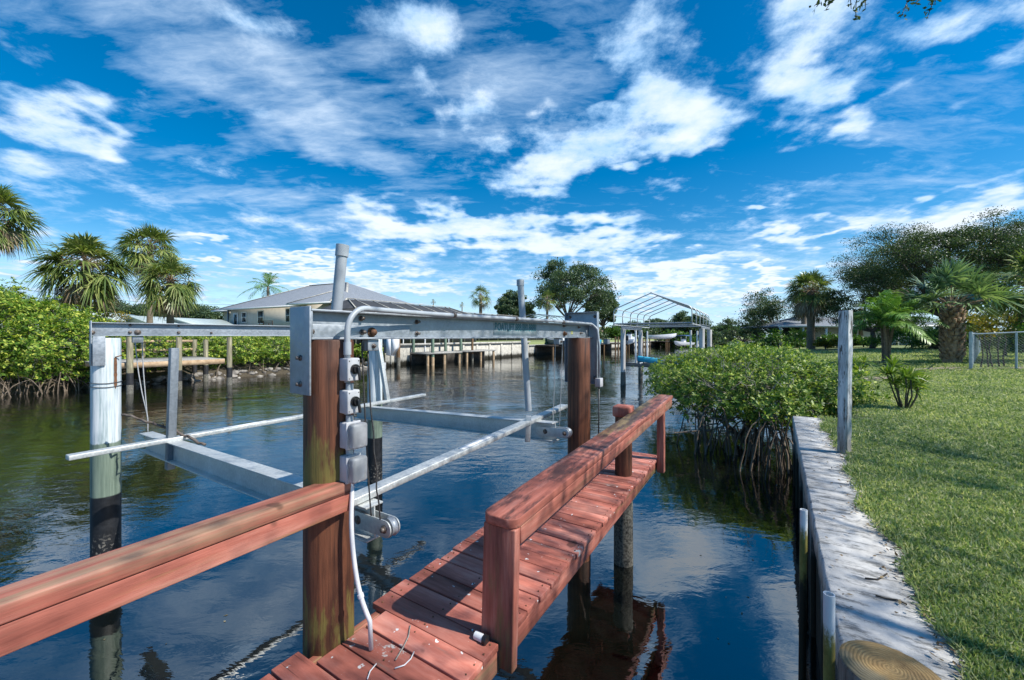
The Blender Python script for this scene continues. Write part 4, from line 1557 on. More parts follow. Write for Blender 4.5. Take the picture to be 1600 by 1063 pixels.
def fan_palm(name, base, crown_z, R, trunk_r, label, seed, n=38, K=22, dead=10, mat='palm', group=None, boots=0.0, lean=(0, 0), tm='palm_bark', lo=-28, dr=1.0):
    rs = np.random.RandomState(seed)
    t = thing(name, base, label, 'palm tree', group=group)
    H = crown_z - base[2]
    C = np.array((lean[0], lean[1], H))
    m = MB()
    zs = np.linspace(-0.3, 1.0, 12)
    pts = np.array([(lean[0] * max(q, 0) ** 1.5, lean[1] * max(q, 0) ** 1.5, H * q) for q in zs])
    m.tube(pts, trunk_r * (1 + 0.06 * rs.normal(size=12)) * np.linspace(1.12, 0.95, 12), 12)
    m.build('trunk', MAT[tm], t, smooth=True)
    if boots:
        m = MB()
        for i in range(int(boots * 62)):
            z = H * (0.02 + 0.93 * (i / (boots * 62)))
            a = i * 2.399963 + rs.normal(0, 0.1)
            o = np.array((math.cos(a), math.sin(a), 0.0))
            p0 = np.array((0, 0, z)) + o * trunk_r * 0.82
            p1 = p0 + o * trunk_r * 0.55 + np.array((0, 0, trunk_r * rs.uniform(0.7, 1.15)))
            m.bar(p0, p1, trunk_r * 0.42, trunk_r * 0.13, up=tuple(np.cross(o, (0, 0, 1))) if False else (0, 0, 1))
        m.build('leaf_bases', MAT['boot'], t)
    f, sm_ = MB(), MB()
    for i in range(n):
        k = i / max(1, n - 1)
        az = i * 2.399963 + rs.normal(0, 0.3)
        el = math.radians(82 - (82 - lo) * k ** 0.85 + rs.normal(0, 11))
        d = np.array((math.cos(az) * math.cos(el), math.sin(az) * math.cos(el), math.sin(el)))
        fan_frond(f, sm_, C + d * trunk_r * 0.4, d, R * rs.uniform(0.42, 0.55), R * rs.uniform(0.46, 0.58), K, (0.25 + 0.5 * k) * dr * (1.3 if group else 1.0) * rs.uniform(0.7, 1.4), rs)
    f.build('crown', MAT[mat], t)
    sm_.build('frond_stems', MAT['boot'], t)
    if dead:
        f, sm_ = MB(), MB()
        for i in range(dead):
            az = rs.uniform(0, 6.28)
            el = math.radians(rs.uniform(-72, -30))
            d = np.array((math.cos(az) * math.cos(el), math.sin(az) * math.cos(el), math.sin(el)))
            fan_frond(f, sm_, C - np.array((0, 0, 0.05 * R)) + d * trunk_r * 0.5, d, R * rs.uniform(0.3, 0.45), R * rs.uniform(0.38, 0.5), max(10, K - 6), 0.9, rs, 70)
        f.build('dead_fronds', MAT['palm_dead'], t)
    return t


def feather_frond(mb, st, C, az, el, L, rs, droop=0.9, K=26, ll=0.30, w=0.019):
    ts = np.linspace(0, 1, 12)
    d = np.array((math.cos(az) * math.cos(el), math.sin(az) * math.cos(el), math.sin(el)))
    pts = C + d * L * ts[:, None] - np.array((0, 0, 1.0)) * (droop * L * 0.5 * ts ** 2.2)[:, None]
    st.tube(pts, np.linspace(0.018, 0.004, 12) * max(0.7, L * 0.6), 4, cap=False)
    tt = np.linspace(0.14, 0.99, K)
    base = np.stack([np.interp(tt, ts, pts[:, i]) for i in range(3)], 1)
    tan = np.gradient(base, axis=0)
    tan /= np.linalg.norm(tan, axis=1, keepdims=True)
    s = np.cross(tan, (0, 0, 1))
    s /= np.maximum(np.linalg.norm(s, axis=1, keepdims=True), 1e-6)
    up = np.cross(s, tan)
    prof = np.sin(np.pi * np.clip(tt * 0.85 + 0.1, 0, 1)) ** 0.7
    for sg in (-1, 1):
        dirs = tan * 0.62 + s * sg * 0.75 + up * 0.22 + rs.normal(0, 0.08, (K, 3))
        dirs /= np.linalg.norm(dirs, axis=1, keepdims=True)
        add_straps(mb, base, dirs, L * ll * prof, L * w, 0.35 + rs.uniform(0, 0.3, K), up)


def feather_palm(name, base, crown_z, L, trunk_r, label, seed, n=14, stems=1, group=None, lo=5, K=26):
    rs = np.random.RandomState(seed)
    t = thing(name, base, label, 'palm tree', group=group)
    f, st, tr = MB(), MB(), MB()
    for q in range(stems):
        o = np.array((0, 0, 0.0)) if stems == 1 else np.append(rs.normal(0, 0.22, 2), 0)
        H = (crown_z - base[2]) * (1 if stems == 1 else rs.uniform(0.75, 1.05))
        ln = np.append(rs.normal(0, 0.12, 2) * (1 if stems == 1 else 2), 0)
        zs = np.linspace(-0.1, 1, 8)
        tr.tube([o + ln * z * abs(z) + np.array((0, 0, H * z)) for z in zs], trunk_r * np.linspace(1.1, 0.8, 8), 8)
        C = o + ln + np.array((0, 0, H))
        for i in range(n):
            k = i / max(1, n - 1)
            feather_frond(f, st, C, i * 2.399963 + rs.normal(0, 0.2), math.radians(78 - (78 - lo) * k + rs.normal(0, 5)), L * rs.uniform(0.85, 1.1), rs, 0.6 + 0.5 * k, K)
    tr.build('trunk', MAT['palm_bark'], t, smooth=True)
    f.build('crown', MAT['feather'], t)
    st.build('frond_stems', MAT['feather'], t)
    return t


def tree(name, base, H, crown, z0, label, seed, lobes=9, clumps=90, per=90, leaf_l=0.16, mat='oak', trunk_r=0.25, group=None, clump_r=0.5, cat='tree', forks=1, bark_m='bark', flat=0.55):
    """crown = (rx, ry) half-widths; z0 = where the crown starts; everything grows out of base"""
    rs = np.random.RandomState(seed)
    t = thing(name, base, label, cat, group=group)
    rx, ry = crown
    cz, rz = (H + z0) / 2, (H - z0) / 2
    lob = []
    for i in range(lobes):
        a = i * 2.399963 + rs.uniform(-0.4, 0.4)
        zz = -0.55 + 1.35 * ((i + 0.5) / lobes) + rs.uniform(-0.15, 0.15)
        rr = math.sqrt(max(0.05, 1 - min(zz, 0.97) ** 2)) * rs.uniform(0.62, 0.85)
        lob.append((rx * rr * math.cos(a), ry * rr * math.sin(a), cz + rz * zz * 0.8))
    lob = np.array(lob)
    br = MB()
    fork = np.array((rs.normal(0, 0.04 * H), rs.normal(0, 0.04 * H), max(0.25 * H, z0 * 0.8)))
    br.tube([(0, 0, -0.3), fork * 0.5 + rs.normal(0, 0.02 * H, 3), fork], [trunk_r * 1.25, trunk_r, trunk_r * 0.8], 10)
    lv = MB()
    for i, q in enumerate(lob):
        mid = fork * 0.45 + q * 0.55 + rs.normal(0, 0.05, 3) * np.array((rx, ry, rz)) - np.array((0, 0, 0.08 * rz))
        P = [fork, mid, q]
        ts = np.linspace(0, 1, 6)
        pts = np.array([(1 - s) ** 2 * P[0] + 2 * s * (1 - s) * P[1] + s * s * P[2] for s in ts])
        br.tube(pts, np.linspace(trunk_r * 0.5, trunk_r * 0.12, 6), 6, cap=False)
        nc = max(3, int(clumps / lobes))
        size = np.array((rx, ry, rz * 0.9)) * rs.uniform(0.30, 0.46)
        cc = q + rdirs(rs, nc, 0.25) * size * (rs.uniform(0.25, 1, (nc, 1)) ** 0.6)
        for c in cc:
            k = rs.uniform(0.3, 0.9)
            br.tube([pts[3] * (1 - k) + q * k, (q + c) / 2 + rs.normal(0, 0.03, 3) * size, c], [trunk_r * 0.10, trunk_r * 0.06, trunk_r * 0.03], 4, cap=False)
            n = int(per * rs.uniform(0.55, 1.35))
            p = c + rdirs(rs, n) * (rs.uniform(size=(n, 1)) ** 0.5) * 1.75 * clump_r * rs.uniform(0.6, 1.35) * np.array((1, 1, flat))
            add_leaves(lv, p, rdirs(rs, n, 0.0), rdirs(rs, n, 0.9), leaf_l * rs.uniform(0.7, 1.3, n), leaf_l * rs.uniform(0.38, 0.6, n))
    br.build('trunk', MAT[bark_m], t, smooth=True)
    lv.build('crown', MAT[mat], t)
    return t


def leafy_mass(lv, tw, ells, n, leaf_l, per, rs, keep=None, twig=0.15):
    """rosettes of leaves over a union of ellipsoids (mangrove style)"""
    ells = [(np.array(c, float), np.array(r, float)) for c, r in ells]
    area = np.array([(r[0] * r[1] + r[1] * r[2] + r[0] * r[2]) for _, r in ells])
    cnt = (n * area / area.sum()).astype(int)
    for (c, r), k in zip(ells, cnt):
        d = rdirs(rs, k, 0.25)
        lump = 1 + 0.21 * np.sin(d[:, 0] * 7 + c[0]) * np.sin(d[:, 1] * 6 + c[1]) + 0.10 * np.sin(d[:, 2] * 9 + c[0] * 3)
        rad = lump[:, None] * (1 - np.abs(rs.normal(0, 0.24, (k, 1)))) + (rs.uniform(size=(k, 1)) < 0.06) * rs.uniform(0.05, 0.22, (k, 1))
        p = c + d * r * rad
        ok = np.ones(k, bool)
        for (c2, r2) in ells:
            if c2 is c:
                continue
            ok &= (((p - c2) / r2) ** 2).sum(1) > 0.55
        if keep is not None:
            ok &= keep(p)
        p, d = p[ok], d[ok]
        k = len(p)
        nrm = d / r
        nrm /= np.linalg.norm(nrm, axis=1, keepdims=True)
        stem = nrm * 0.7 + np.array((0, 0, 0.6)) + rs.normal(0, 0.35, (k, 3))
        stem /= np.linalg.norm(stem, axis=1, keepdims=True)
        s1 = np.cross(stem, (0.3, 0.2, 0.9))
        s1 /= np.maximum(np.linalg.norm(s1, axis=1, keepdims=True), 1e-6)
        s2 = np.cross(stem, s1)
        for j in range(per):
            a = j * 2.399963 + rs.uniform(0, 0.6, k)
            up = 0.25 + 0.55 * j / per
            o = np.cos(a)[:, None] * s1 + np.sin(a)[:, None] * s2
            dl_ = o + stem * (up + rs.normal(0, 0.15, (k, 1)))
            dl_ /= np.linalg.norm(dl_, axis=1, keepdims=True)
            nl = stem - o * up + rs.normal(0, 0.2, (k, 3))
            L = leaf_l * rs.uniform(0.65, 1.2, k)
            add_leaves(lv, p + stem * leaf_l * 0.35 * j / per + dl_ * (L * 0.55)[:, None], dl_, nl, L, L * 0.45)
        if tw is not None:
            for i in np.where(rs.uniform(size=k) < twig)[0]:
                q = c + (p[i] - c) * rs.uniform(0.2, 0.55) + rs.normal(0, 0.05, 3)
                tw.tube([q, (q + p[i]) / 2 + rs.normal(0, 0.06, 3), p[i]], [0.014, 0.009, 0.004], 4, cap=False)


def prop_roots(mb, starts, rs, spread=0.7, r=0.016, bottom=-0.15):
    for p in starts:
        p = np.array(p, float)
        a = rs.uniform(0, 6.28)
        o = np.array((math.cos(a), math.sin(a), 0)) * rs.uniform(0.15, spread)
        q = p + o
        q[2] = bottom
        mid = p + o * 0.62 + np.array((0, 0, -0.12 * p[2]))
        ts = np.linspace(0, 1, 7)
        P = np.array([(1 - s) ** 2 * p + 2 * s * (1 - s) * mid + s * s * q for s in ts]) + rs.normal(0, 0.008, (7, 3))
        mb.tube(P, np.linspace(r * 0.8, r * 1.15, 7) * rs.uniform(0.6, 1.25), 5, cap=False)


# ------------------------------------------------------------------ near mangrove
rs = np.random.RandomState(40)
mg = thing('mangrove_bush', (6.0, 10.0, 0.0), "broad glossy green mangrove bush with arching roots at the end of the near seawall", 'mangrove')
ELL = [((4.85, 10.4, 1.20), (1.05, 1.5, 0.72)), ((6.25, 10.6, 1.38), (1.45, 1.9, 0.88)), ((7.3, 12.6, 1.50), (1.6, 2.5, 0.92)),
       ((7.25, 9.7, 1.45), (0.9, 1.2, 0.58)), ((5.75, 9.3, 1.22), (1.25, 0.95, 0.66)), ((8.5, 14.4, 1.55), (1.3, 2.4, 0.72)), ((5.9, 13.2, 1.2), (1.4, 2.2, 0.8)), ((6.15, 8.75, 1.12), (0.75, 0.7, 0.48)), ((6.9, 8.7, 1.35), (0.7, 0.6, 0.35)), ((5.5, 8.3, 1.08), (0.62, 0.55, 0.40))]
lv, tw = MB(), MB()


def keep_near(p):
    return p[:, 2] > np.where(p[:, 0] < 5.0, 0.3, 0.5) + 0.2 * np.sin(p[:, 0] * 5) + 0.12 * np.sin(p[:, 0] * 13 + p[:, 1] * 7)


leafy_mass(lv, tw, ELL, 12500, 0.092, 8, rs, keep_near, 0.06)
lv.build('crown', MAT['mangrove_near'], mg, world=True)
for i in range(46):
    c, r = ELL[rs.choice([0, 1, 1, 3, 4, 4])]
    d = rdirs(rs, 1, 0.3)[0]
    if d[1] > 0.2:
        d[1] *= -1
    p = np.array(c) + d * np.array(r) * 0.9
    e = p + d * rs.uniform(0.12, 0.40) + rs.normal(0, 0.16, 3)
    tw.tube([p - d * 0.4, (p + e) / 2 + rs.normal(0, 0.04, 3), e], [0.011, 0.008, 0.003], 4, cap=False)
    for _ in range(2):
        tw.tube([(p + e) / 2, e + rs.normal(0, 0.13, 3)], [0.006, 0.002], 4, cap=False)
for (x0, z0, x1, z1, Y) in ((1195, 628, 1222, 588, 8.7), (1215, 640, 1236, 596, 8.6), (1205, 618, 1258, 610, 8.9), (1098, 594, 1140, 612, 9.6), (1080, 590, 1120, 604, 9.7)):
    a, b = at(x0, z0, Y), at(x1, z1, Y - 0.15)
    tw.tube([a, (a + b) / 2 + rs.normal(0, 0.05, 3), b], [0.020, 0.016, 0.008], 6, cap=False)
    for _ in range(4):
        k = rs.uniform(0.3, 1)
        q = a * (1 - k) + b * k
        tw.tube([q, q + rs.normal(0, 0.16, 3) + (0, 0, 0.08)], [0.008, 0.003], 4, cap=False)
tw.build('branches', MAT['twig'], mg, world=True)
m = MB()
st_ = [np.array((rs.uniform(4.3, 5.75), rs.uniform(8.55, 9.9), rs.uniform(0.65, 1.1))) for _ in range(34)]
st_ += [np.array((5.2 + rs.normal(0, 0.2), 8.05 + rs.normal(0, 0.22), rs.uniform(0.65, 1.15))) for _ in range(34)]
prop_roots(m, st_, rs, 0.55, 0.017)
for _ in range(16):
    p = np.array((rs.uniform(4.2, 6.0), rs.uniform(8.8, 10.2), rs.uniform(0.45, 0.9)))
    m.tube([p, p + (rs.uniform(-.9, .9), rs.uniform(-.4, .4), rs.uniform(-.1, .3))], [0.022, 0.012], 5, cap=False)
m.build('roots', MAT['root'], mg, world=True, smooth=True)
m = MB()
p0 = np.array((5.6, 9.6, 0.1))
for e in ((4.8, 10.2, 1.2), (6.1, 10.4, 1.5), (5.7, 9.3, 1.2), (7.2, 10.2, 1.5), (7.0, 12.0, 1.5)):
    m.tube([p0 + rs.normal(0, 0.2, 3) * (1, 1, 0), (p0 + np.array(e)) / 2 + rs.normal(0, 0.1, 3), e], [0.06, 0.05, 0.03], 6, cap=False)
m.build('trunk', MAT['root_dark'], mg, world=True, smooth=True)

# ------------------------------------------------------------------ far bank mangroves
GM = 'mangroves along the far bank'


def bank_bush(specs, n, label, seed, leaf_l=0.17, per=7, zmin=0.45, roots=60, mat='mangrove'):
    rs = np.random.RandomState(seed)
    E = []
    for (s, d, z, a, b, c) in specs:
        E.append((bank_pt(s, d, z), (a, b, c)))
    base = bank_pt(specs[0][0], specs[0][1], 0.2)
    t = thing('mangrove_bush', base, label, 'mangrove', group=GM)
    lv, tw = MB(), MB()
    leafy_mass(lv, tw, E, n, leaf_l, per, rs, lambda p: p[:, 2] > zmin + 0.3 * np.sin(p[:, 0] * 2.7) + 0.1 * np.sin(p[:, 1] * 7), 0.10)
    lv.build('crown', MAT[mat], t, world=True)
    tw.build('branches', MAT['twig'], t, world=True)
    if roots:
        m = MB()
        st = []
        for _ in range(roots):
            c, r = E[rs.randint(len(E))]
            k = bank_pt(0, -1, 0)[:2] - bank_pt(0, 0, 0)[:2]
            p = np.array(c) + np.append(k * r[1] * rs.uniform(0.35, 0.8), 0) + np.append(UB * rs.uniform(-1, 1) * r[0] * 0.9, 0)
            p[2] = rs.uniform(0.5, 1.1)
            st.append(p)
        prop_roots(m, st, rs, 0.9, 0.021)
        m.build('roots', MAT['root'], t, world=True, smooth=True)
    return t


bank_bush([(-9.3, 0.6, 2.0, 2.3, 1.9, 1.6), (-11.5, 1.4, 2.8, 2.6, 2.2, 2.0), (-14.5, 1.8, 3.0, 2.8, 2.6, 2.3), (-10.5, 3.4, 3.4, 2.8, 2.2, 1.75), (-7.4, 1.0, 2.0, 1.5, 1.6, 1.7), (-8.6, 2.6, 3.0, 2.0, 1.8, 1.5)],
          9500, "tall bright green mangrove thicket over tangled roots, left of the bleached white piling", 51, 0.17, 7, 0.55, 170)
bank_bush([(-5.2, 2.4, 1.9, 2.3, 1.4, 1.2), (-2.5, 2.2, 1.8, 1.8, 1.4, 1.15)], 2000, "bright green mangrove behind the railing of the far timber dock", 52, 0.16, 7, 0.9, 0)
bank_bush([(-0.4, 1.5, 1.7, 1.7, 1.3, 1.05), (2.0, 1.7, 1.75, 2.0, 1.5, 1.15), (4.4, 1.7, 1.6, 1.8, 1.4, 1.1), (6.8, 1.6, 1.5, 1.8, 1.3, 1.0)], 3600, "low bright green mangrove hedge above rocks, below the grey roofed house", 53, 0.16, 7, 0.8, 40)
bank_bush([(9.4, 0.9, 1.35, 1.3, 0.9, 0.8)], 550, "small mangrove clump beside the far seawall corner", 54, 0.16, 7, 0.7, 10)

rs = np.random.RandomState(60)
m = MB()
for _ in range(300):
    s, d = rs.uniform(-7.5, 10.6), rs.uniform(-1.1, 0.7)
    p = bank_pt(s, d, 0)
    p[2] = float(bank_z(p[0], p[1])) + 0.02
    r = rs.uniform(0.08, 0.30)
    dd = rdirs(rs, 12)
    dd = np.array([(0, 0, 1), (0.89, 0, 0.45), (0.28, 0.85, 0.45), (-0.72, 0.53, 0.45), (-0.72, -0.53, 0.45), (0.28, -0.85, 0.45),
                   (0.72, 0.53, -0.45), (-0.28, 0.85, -0.45), (-0.89, 0, -0.45), (-0.28, -0.85, -0.45), (0.72, -0.53, -0.45), (0, 0, -1)])
    V = p + dd * r * rs.uniform(0.65, 1.2, (12, 1)) * np.array((rs.uniform(0.8, 1.5), rs.uniform(0.8, 1.3), 0.7))
    m.add(V, [(0, 1, 2), (0, 2, 3), (0, 3, 4), (0, 4, 5), (0, 5, 1), (1, 6, 2), (2, 7, 3), (3, 8, 4), (4, 9, 5), (5, 10, 1), (6, 7, 2), (7, 8, 3), (8, 9, 4), (9, 10, 5), (10, 6, 1), (11, 7, 6), (11, 8, 7), (11, 9, 8), (11, 10, 9), (11, 6, 10)])
tag(m.build('riprap_rocks', MAT['rock']), "grey riprap rocks piled along the far waterline", 'rocks', kind='stuff')

# ------------------------------------------------------------------ palms and trees of the far bank
GPF = 'cabbage palms on the far bank'


def far_base(px, Y):
    x = (px - 800) / FPX * Y
    return (x, Y, float(bank_z(x, Y)))


fan_palm('cabbage_palm', far_base(-12, 23), EYE + 195 / FPX * 23, 2.25, 0.17, "cabbage palm half out of the frame at the far left edge", 71, 56, 26, 20, group=GPF)
fan_palm('cabbage_palm', far_base(134, 24), EYE + 112 / FPX * 24, 2.55, 0.20, "large round headed cabbage palm with grey drooping skirt above the mangrove thicket", 72, 62, 26, 26, group=GPF)
fan_palm('cabbage_palm', far_base(234, 31), EYE + 140 / FPX * 31, 2.35, 0.19, "taller cabbage palm with light trunk standing half behind the yellow tinged one", 73, 52, 24, 18, group=GPF)
fan_palm('cabbage_palm', far_base(266, 26), EYE + 88 / FPX * 26, 2.1, 0.18, "yellow tinged cabbage palm with dark trunk nearest the grey roofed house", 74, 56, 24, 24, group=GPF)
fan_palm('cabbage_palm', far_base(751, 75), EYE + 64 / FPX * 75, 2.5, 0.28, "small distant cabbage palm alone against the sky, left of the tall white guide post", 75, 30, 16, 6, group=GPF)
fan_palm('cabbage_palm', far_base(855, 70), EYE + 58 / FPX * 70, 2.3, 0.22, "distant cabbage palm standing in front of the big far oak", 76, 30, 16, 6, group=GPF)
for (px, py, Y, lab) in ((677, 471, 160, "tiny far palm top over the first pool cage"), (722, 476, 160, "tiny far palm top right of the first pool cage")):
    fan_palm('cabbage_palm', far_base(px, Y), EYE + (526 - py) / FPX * Y, 1.5, 0.2, lab, int(px), 18, 10, 0, group=GPF)
feather_palm('coconut_palm', far_base(418, 62), EYE + 78 / FPX * 62, 3.6, 0.2, "feathery coconut palm top rising behind the ridge of the grey roofed house", 77, 16, lo=-15)
fan_palm('cabbage_palm', far_base(20, 40), EYE + 52 / FPX * 40, 2.0, 0.2, "low dull cabbage palm behind the left mangrove thicket", 78, 30, 16, 10, group=GPF)

GT = 'trees beyond the far bank'
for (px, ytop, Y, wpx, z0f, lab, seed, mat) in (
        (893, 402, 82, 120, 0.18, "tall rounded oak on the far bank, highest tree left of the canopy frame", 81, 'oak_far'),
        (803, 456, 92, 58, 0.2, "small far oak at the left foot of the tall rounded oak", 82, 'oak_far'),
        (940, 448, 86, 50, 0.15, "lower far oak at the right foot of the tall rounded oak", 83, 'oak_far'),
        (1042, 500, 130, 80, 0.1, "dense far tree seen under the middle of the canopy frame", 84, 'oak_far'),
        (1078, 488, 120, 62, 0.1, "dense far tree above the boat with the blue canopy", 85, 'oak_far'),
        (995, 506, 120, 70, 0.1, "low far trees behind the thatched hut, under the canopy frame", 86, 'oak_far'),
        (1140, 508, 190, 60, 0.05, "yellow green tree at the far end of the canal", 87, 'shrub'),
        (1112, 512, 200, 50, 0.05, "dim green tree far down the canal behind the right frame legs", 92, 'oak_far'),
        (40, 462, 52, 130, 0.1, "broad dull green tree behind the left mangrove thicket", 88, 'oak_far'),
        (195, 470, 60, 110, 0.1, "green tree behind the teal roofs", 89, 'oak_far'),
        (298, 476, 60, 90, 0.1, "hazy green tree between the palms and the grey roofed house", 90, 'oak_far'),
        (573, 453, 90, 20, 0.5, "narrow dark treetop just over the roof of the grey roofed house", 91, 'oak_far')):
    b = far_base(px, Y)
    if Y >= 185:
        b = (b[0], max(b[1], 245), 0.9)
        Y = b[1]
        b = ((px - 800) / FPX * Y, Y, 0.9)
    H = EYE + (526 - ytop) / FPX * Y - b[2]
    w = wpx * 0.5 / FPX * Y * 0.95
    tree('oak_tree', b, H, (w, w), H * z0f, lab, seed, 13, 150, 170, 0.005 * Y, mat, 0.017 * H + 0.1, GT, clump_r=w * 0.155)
tree('shrub', far_base(168, 27), EYE + 48 / FPX * 27 - 2.2, (0.9, 0.9), 0.4, "reddish brown shrub between the left palms and the lift beam", 93, 5, 30, 60, 0.13, 'yellow_leaf', 0.06, clump_r=0.25, cat='shrub')

# ------------------------------------------------------------------ right bank: palms, trees, shrubs
b = ground_hit(1267, 546)
fan_palm('cabbage_palm', b, EYE + 72 / FPX * b[1], 2.55, 0.33, "full cabbage palm with grey dead skirt beyond the near mangrove, right of the canal", 101, 58, 26, 30, tm='palm_bark')
b2_ = ground_hit(1256, 543)
fan_palm('cabbage_palm', b2_, EYE + 74 / FPX * b2_[1], 2.1, 0.26, "second cabbage palm tucked close behind the full one", 102, 34, 20, 8)
b = ground_hit(1488, 567)
fan_palm('cabbage_palm', b, EYE + 44 / FPX * b[1], 2.35, 0.30, "big spreading cabbage palm with a stout trunk of old leaf bases, by the fence corner", 103, 30, 30, 0, 'palm_blue', boots=2.2, tm='boot', lo=8, dr=0.55)
b = ground_hit(1384, 571)
feather_palm('feather_palm', b, EYE + 24 / FPX * b[1], 1.75, 0.06, "feathery clumping palm with arching fronds left of the stout trunked palm", 104, 11, 5, lo=14, K=38)
b = ground_hit(1345, 540)
fan_palm('cabbage_palm', b, EYE + 42 / FPX * b[1], 1.5, 0.2, "slim palm directly behind the top of the weathered white post", 105, 22, 16, 8)
x = (1625 - 800) / FPX * 17
fan_palm('cabbage_palm', (x, 17, float(lawn_z(x, 17))), EYE + 82 / FPX * 17, 2.1, 0.25, "dark fan palm cut by the right edge, behind the fence", 106, 36, 22, 10)


def right_tree(px, ytop, Y, w, label, seed, z0=0.2, mat='oak', lobes=11, clumps=110, per=90, leaf_l=None, name='oak_tree', cat='tree', cr=None, tr=None):
    x = (px - 800) / FPX * Y
    b = (x, Y, float(lawn_z(x, Y)))
    H = EYE + (526 - ytop) / FPX * Y - b[2]
    return tree(name, b, H, (w, w), H * z0, label, seed, lobes, clumps, per, leaf_l or 0.0045 * Y, mat, tr or (0.02 * H + 0.08), 'trees behind the right lawn' if cat == 'tree' else None, clump_r=cr or w * 0.11, cat=cat)


right_tree(1462, 352, 31, 6.1, "great spreading dark oak towering behind the palms on the right", 111, 0.30, lobes=24, clumps=430, per=330, leaf_l=0.12, cr=0.60, tr=0.4)
right_tree(1362, 440, 36, 4.0, "smaller dark oak under the left side of the great spreading oak", 112, 0.15, lobes=12, clumps=130, per=170, leaf_l=0.16)
right_tree(1213, 446, 52, 4.2, "open dark tree left of the full cabbage palm, over the canal bank", 113, 0.10, lobes=15, clumps=150, per=150, leaf_l=0.20, cr=0.6)
right_tree(1163, 490, 88, 5.2, "dark far tree at the bend of the right canal bank", 114, 0.05, lobes=10, clumps=90, per=60)
right_tree(1592, 420, 24, 2.6, "dark leafy tree at the right edge beyond the fence", 115, 0.15, lobes=8, clumps=70, per=90, leaf_l=0.17)
right_tree(1572, 487, 20, 1.9, "yellowing leafy shrub behind the chain link fence", 116, 0.25, 'yellow_leaf', 8, 60, 80, 0.15, 'shrub', 'shrub', 0.3, 0.06)
right_tree(1640, 500, 16, 1.4, "low green vine covered shrub at the right end of the fence", 117, 0.1, 'shrub', 7, 50, 80, 0.14, 'shrub', 'shrub', 0.3, 0.05)
for i, (px, ytop, Y, w, mat, lab) in enumerate(((1226, 512, 46, 1.9, 'shrub', "deep green shrub below the open dark tree"), (1308, 524, 42, 1.6, 'shrub', "rounded green shrub in front of the white carport"),
                                                (1290, 528, 38, 0.7, 'yellow_leaf', "small yellow croton shrub right of the full cabbage palm trunk"), (1350, 527, 40, 1.2, 'shrub', "green shrub behind the slim palm"),
                                                (1425, 512, 33, 2.4, 'shrub', "dark hedge shrub between the feathery palm and the stout palm"), (1470, 515, 30, 2.2, 'shrub', "dark hedge shrub behind the stout palm trunk"),
                                                (1545, 512, 28, 2.0, 'oak', "dark shrub seen through the fence"), (1600, 512, 26, 2.0, 'oak', "dark shrub at the right edge behind the fence wires"), (1195, 522, 60, 2.5, 'shrub', "low shrub on the canal bank under the open dark tree"))):
    right_tree(px, ytop, Y, w, lab, 130 + i, 0.02, mat, 7, 45, 80, 0.0062 * Y, 'shrub', 'shrub', w * 0.22, 0.06)


def strap_plant(name, base, H, stems, label, seed, L=0.34, n=30, spread=0.35, mat='strap'):
    rs = np.random.RandomState(seed)
    t = thing(name, base, label, 'plant', group='spiky leaved plants')
    f, st = MB(), MB()
    for q in range(stems):
        a = rs.uniform(0, 6.28)
        r = spread * math.sqrt(rs.uniform())
        o = np.array((math.cos(a) * r * 0.25, math.sin(a) * r * 0.25, -0.03))
        hh = H * rs.uniform(0.45, 0.88)
        top = np.array((math.cos(a) * r, math.sin(a) * r, hh))
        st.tube([o, (o + top) / 2 + rs.normal(0, 0.02, 3), top], [0.016, 0.013, 0.010], 6)
        for z0, nn in ((1.0, n), (0.72, n // 3)):
            C = o + (top - o) * z0
            d = rdirs(rs, nn, 0.9)
            d[:, 2] = np.where(d[:, 2] < -0.25, -d[:, 2], d[:, 2])
            add_straps(f, np.repeat(C[None], nn, 0), d, L * rs.uniform(0.75, 1.15, nn), 0.028, 0.16 + rs.uniform(0, 0.35, nn), rdirs(rs, nn, 2.0))
    st.build('stems', MAT['bark'], t, smooth=True)
    f.build('leaves', MAT[mat], t)
    return t


b = ground_hit(1414, 638)
strap_plant('spiky_plant', b, 0.98, 9, "spiky yellow green plant on thin stems in the open lawn, right of the white post", 141, 0.36, 34, 0.30)
b = ground_hit(1296, 622)
strap_plant('spiky_plant', b, 0.92, 5, "spiky plant between the mangrove and the weathered white post", 142, 0.36, 30, 0.26)
b = ground_hit(1336, 612)
strap_plant('spiky_plant', b, 0.85, 4, "spiky plant half hidden just behind the weathered white post", 143, 0.36, 30, 0.24)
b = ground_hit(1248, 547)
strap_plant('spiky_plant', b, 2.1, 6, "bright green spiky clump above the back of the mangrove, left of the palm trunk", 144, 1.0, 36, 0.5)

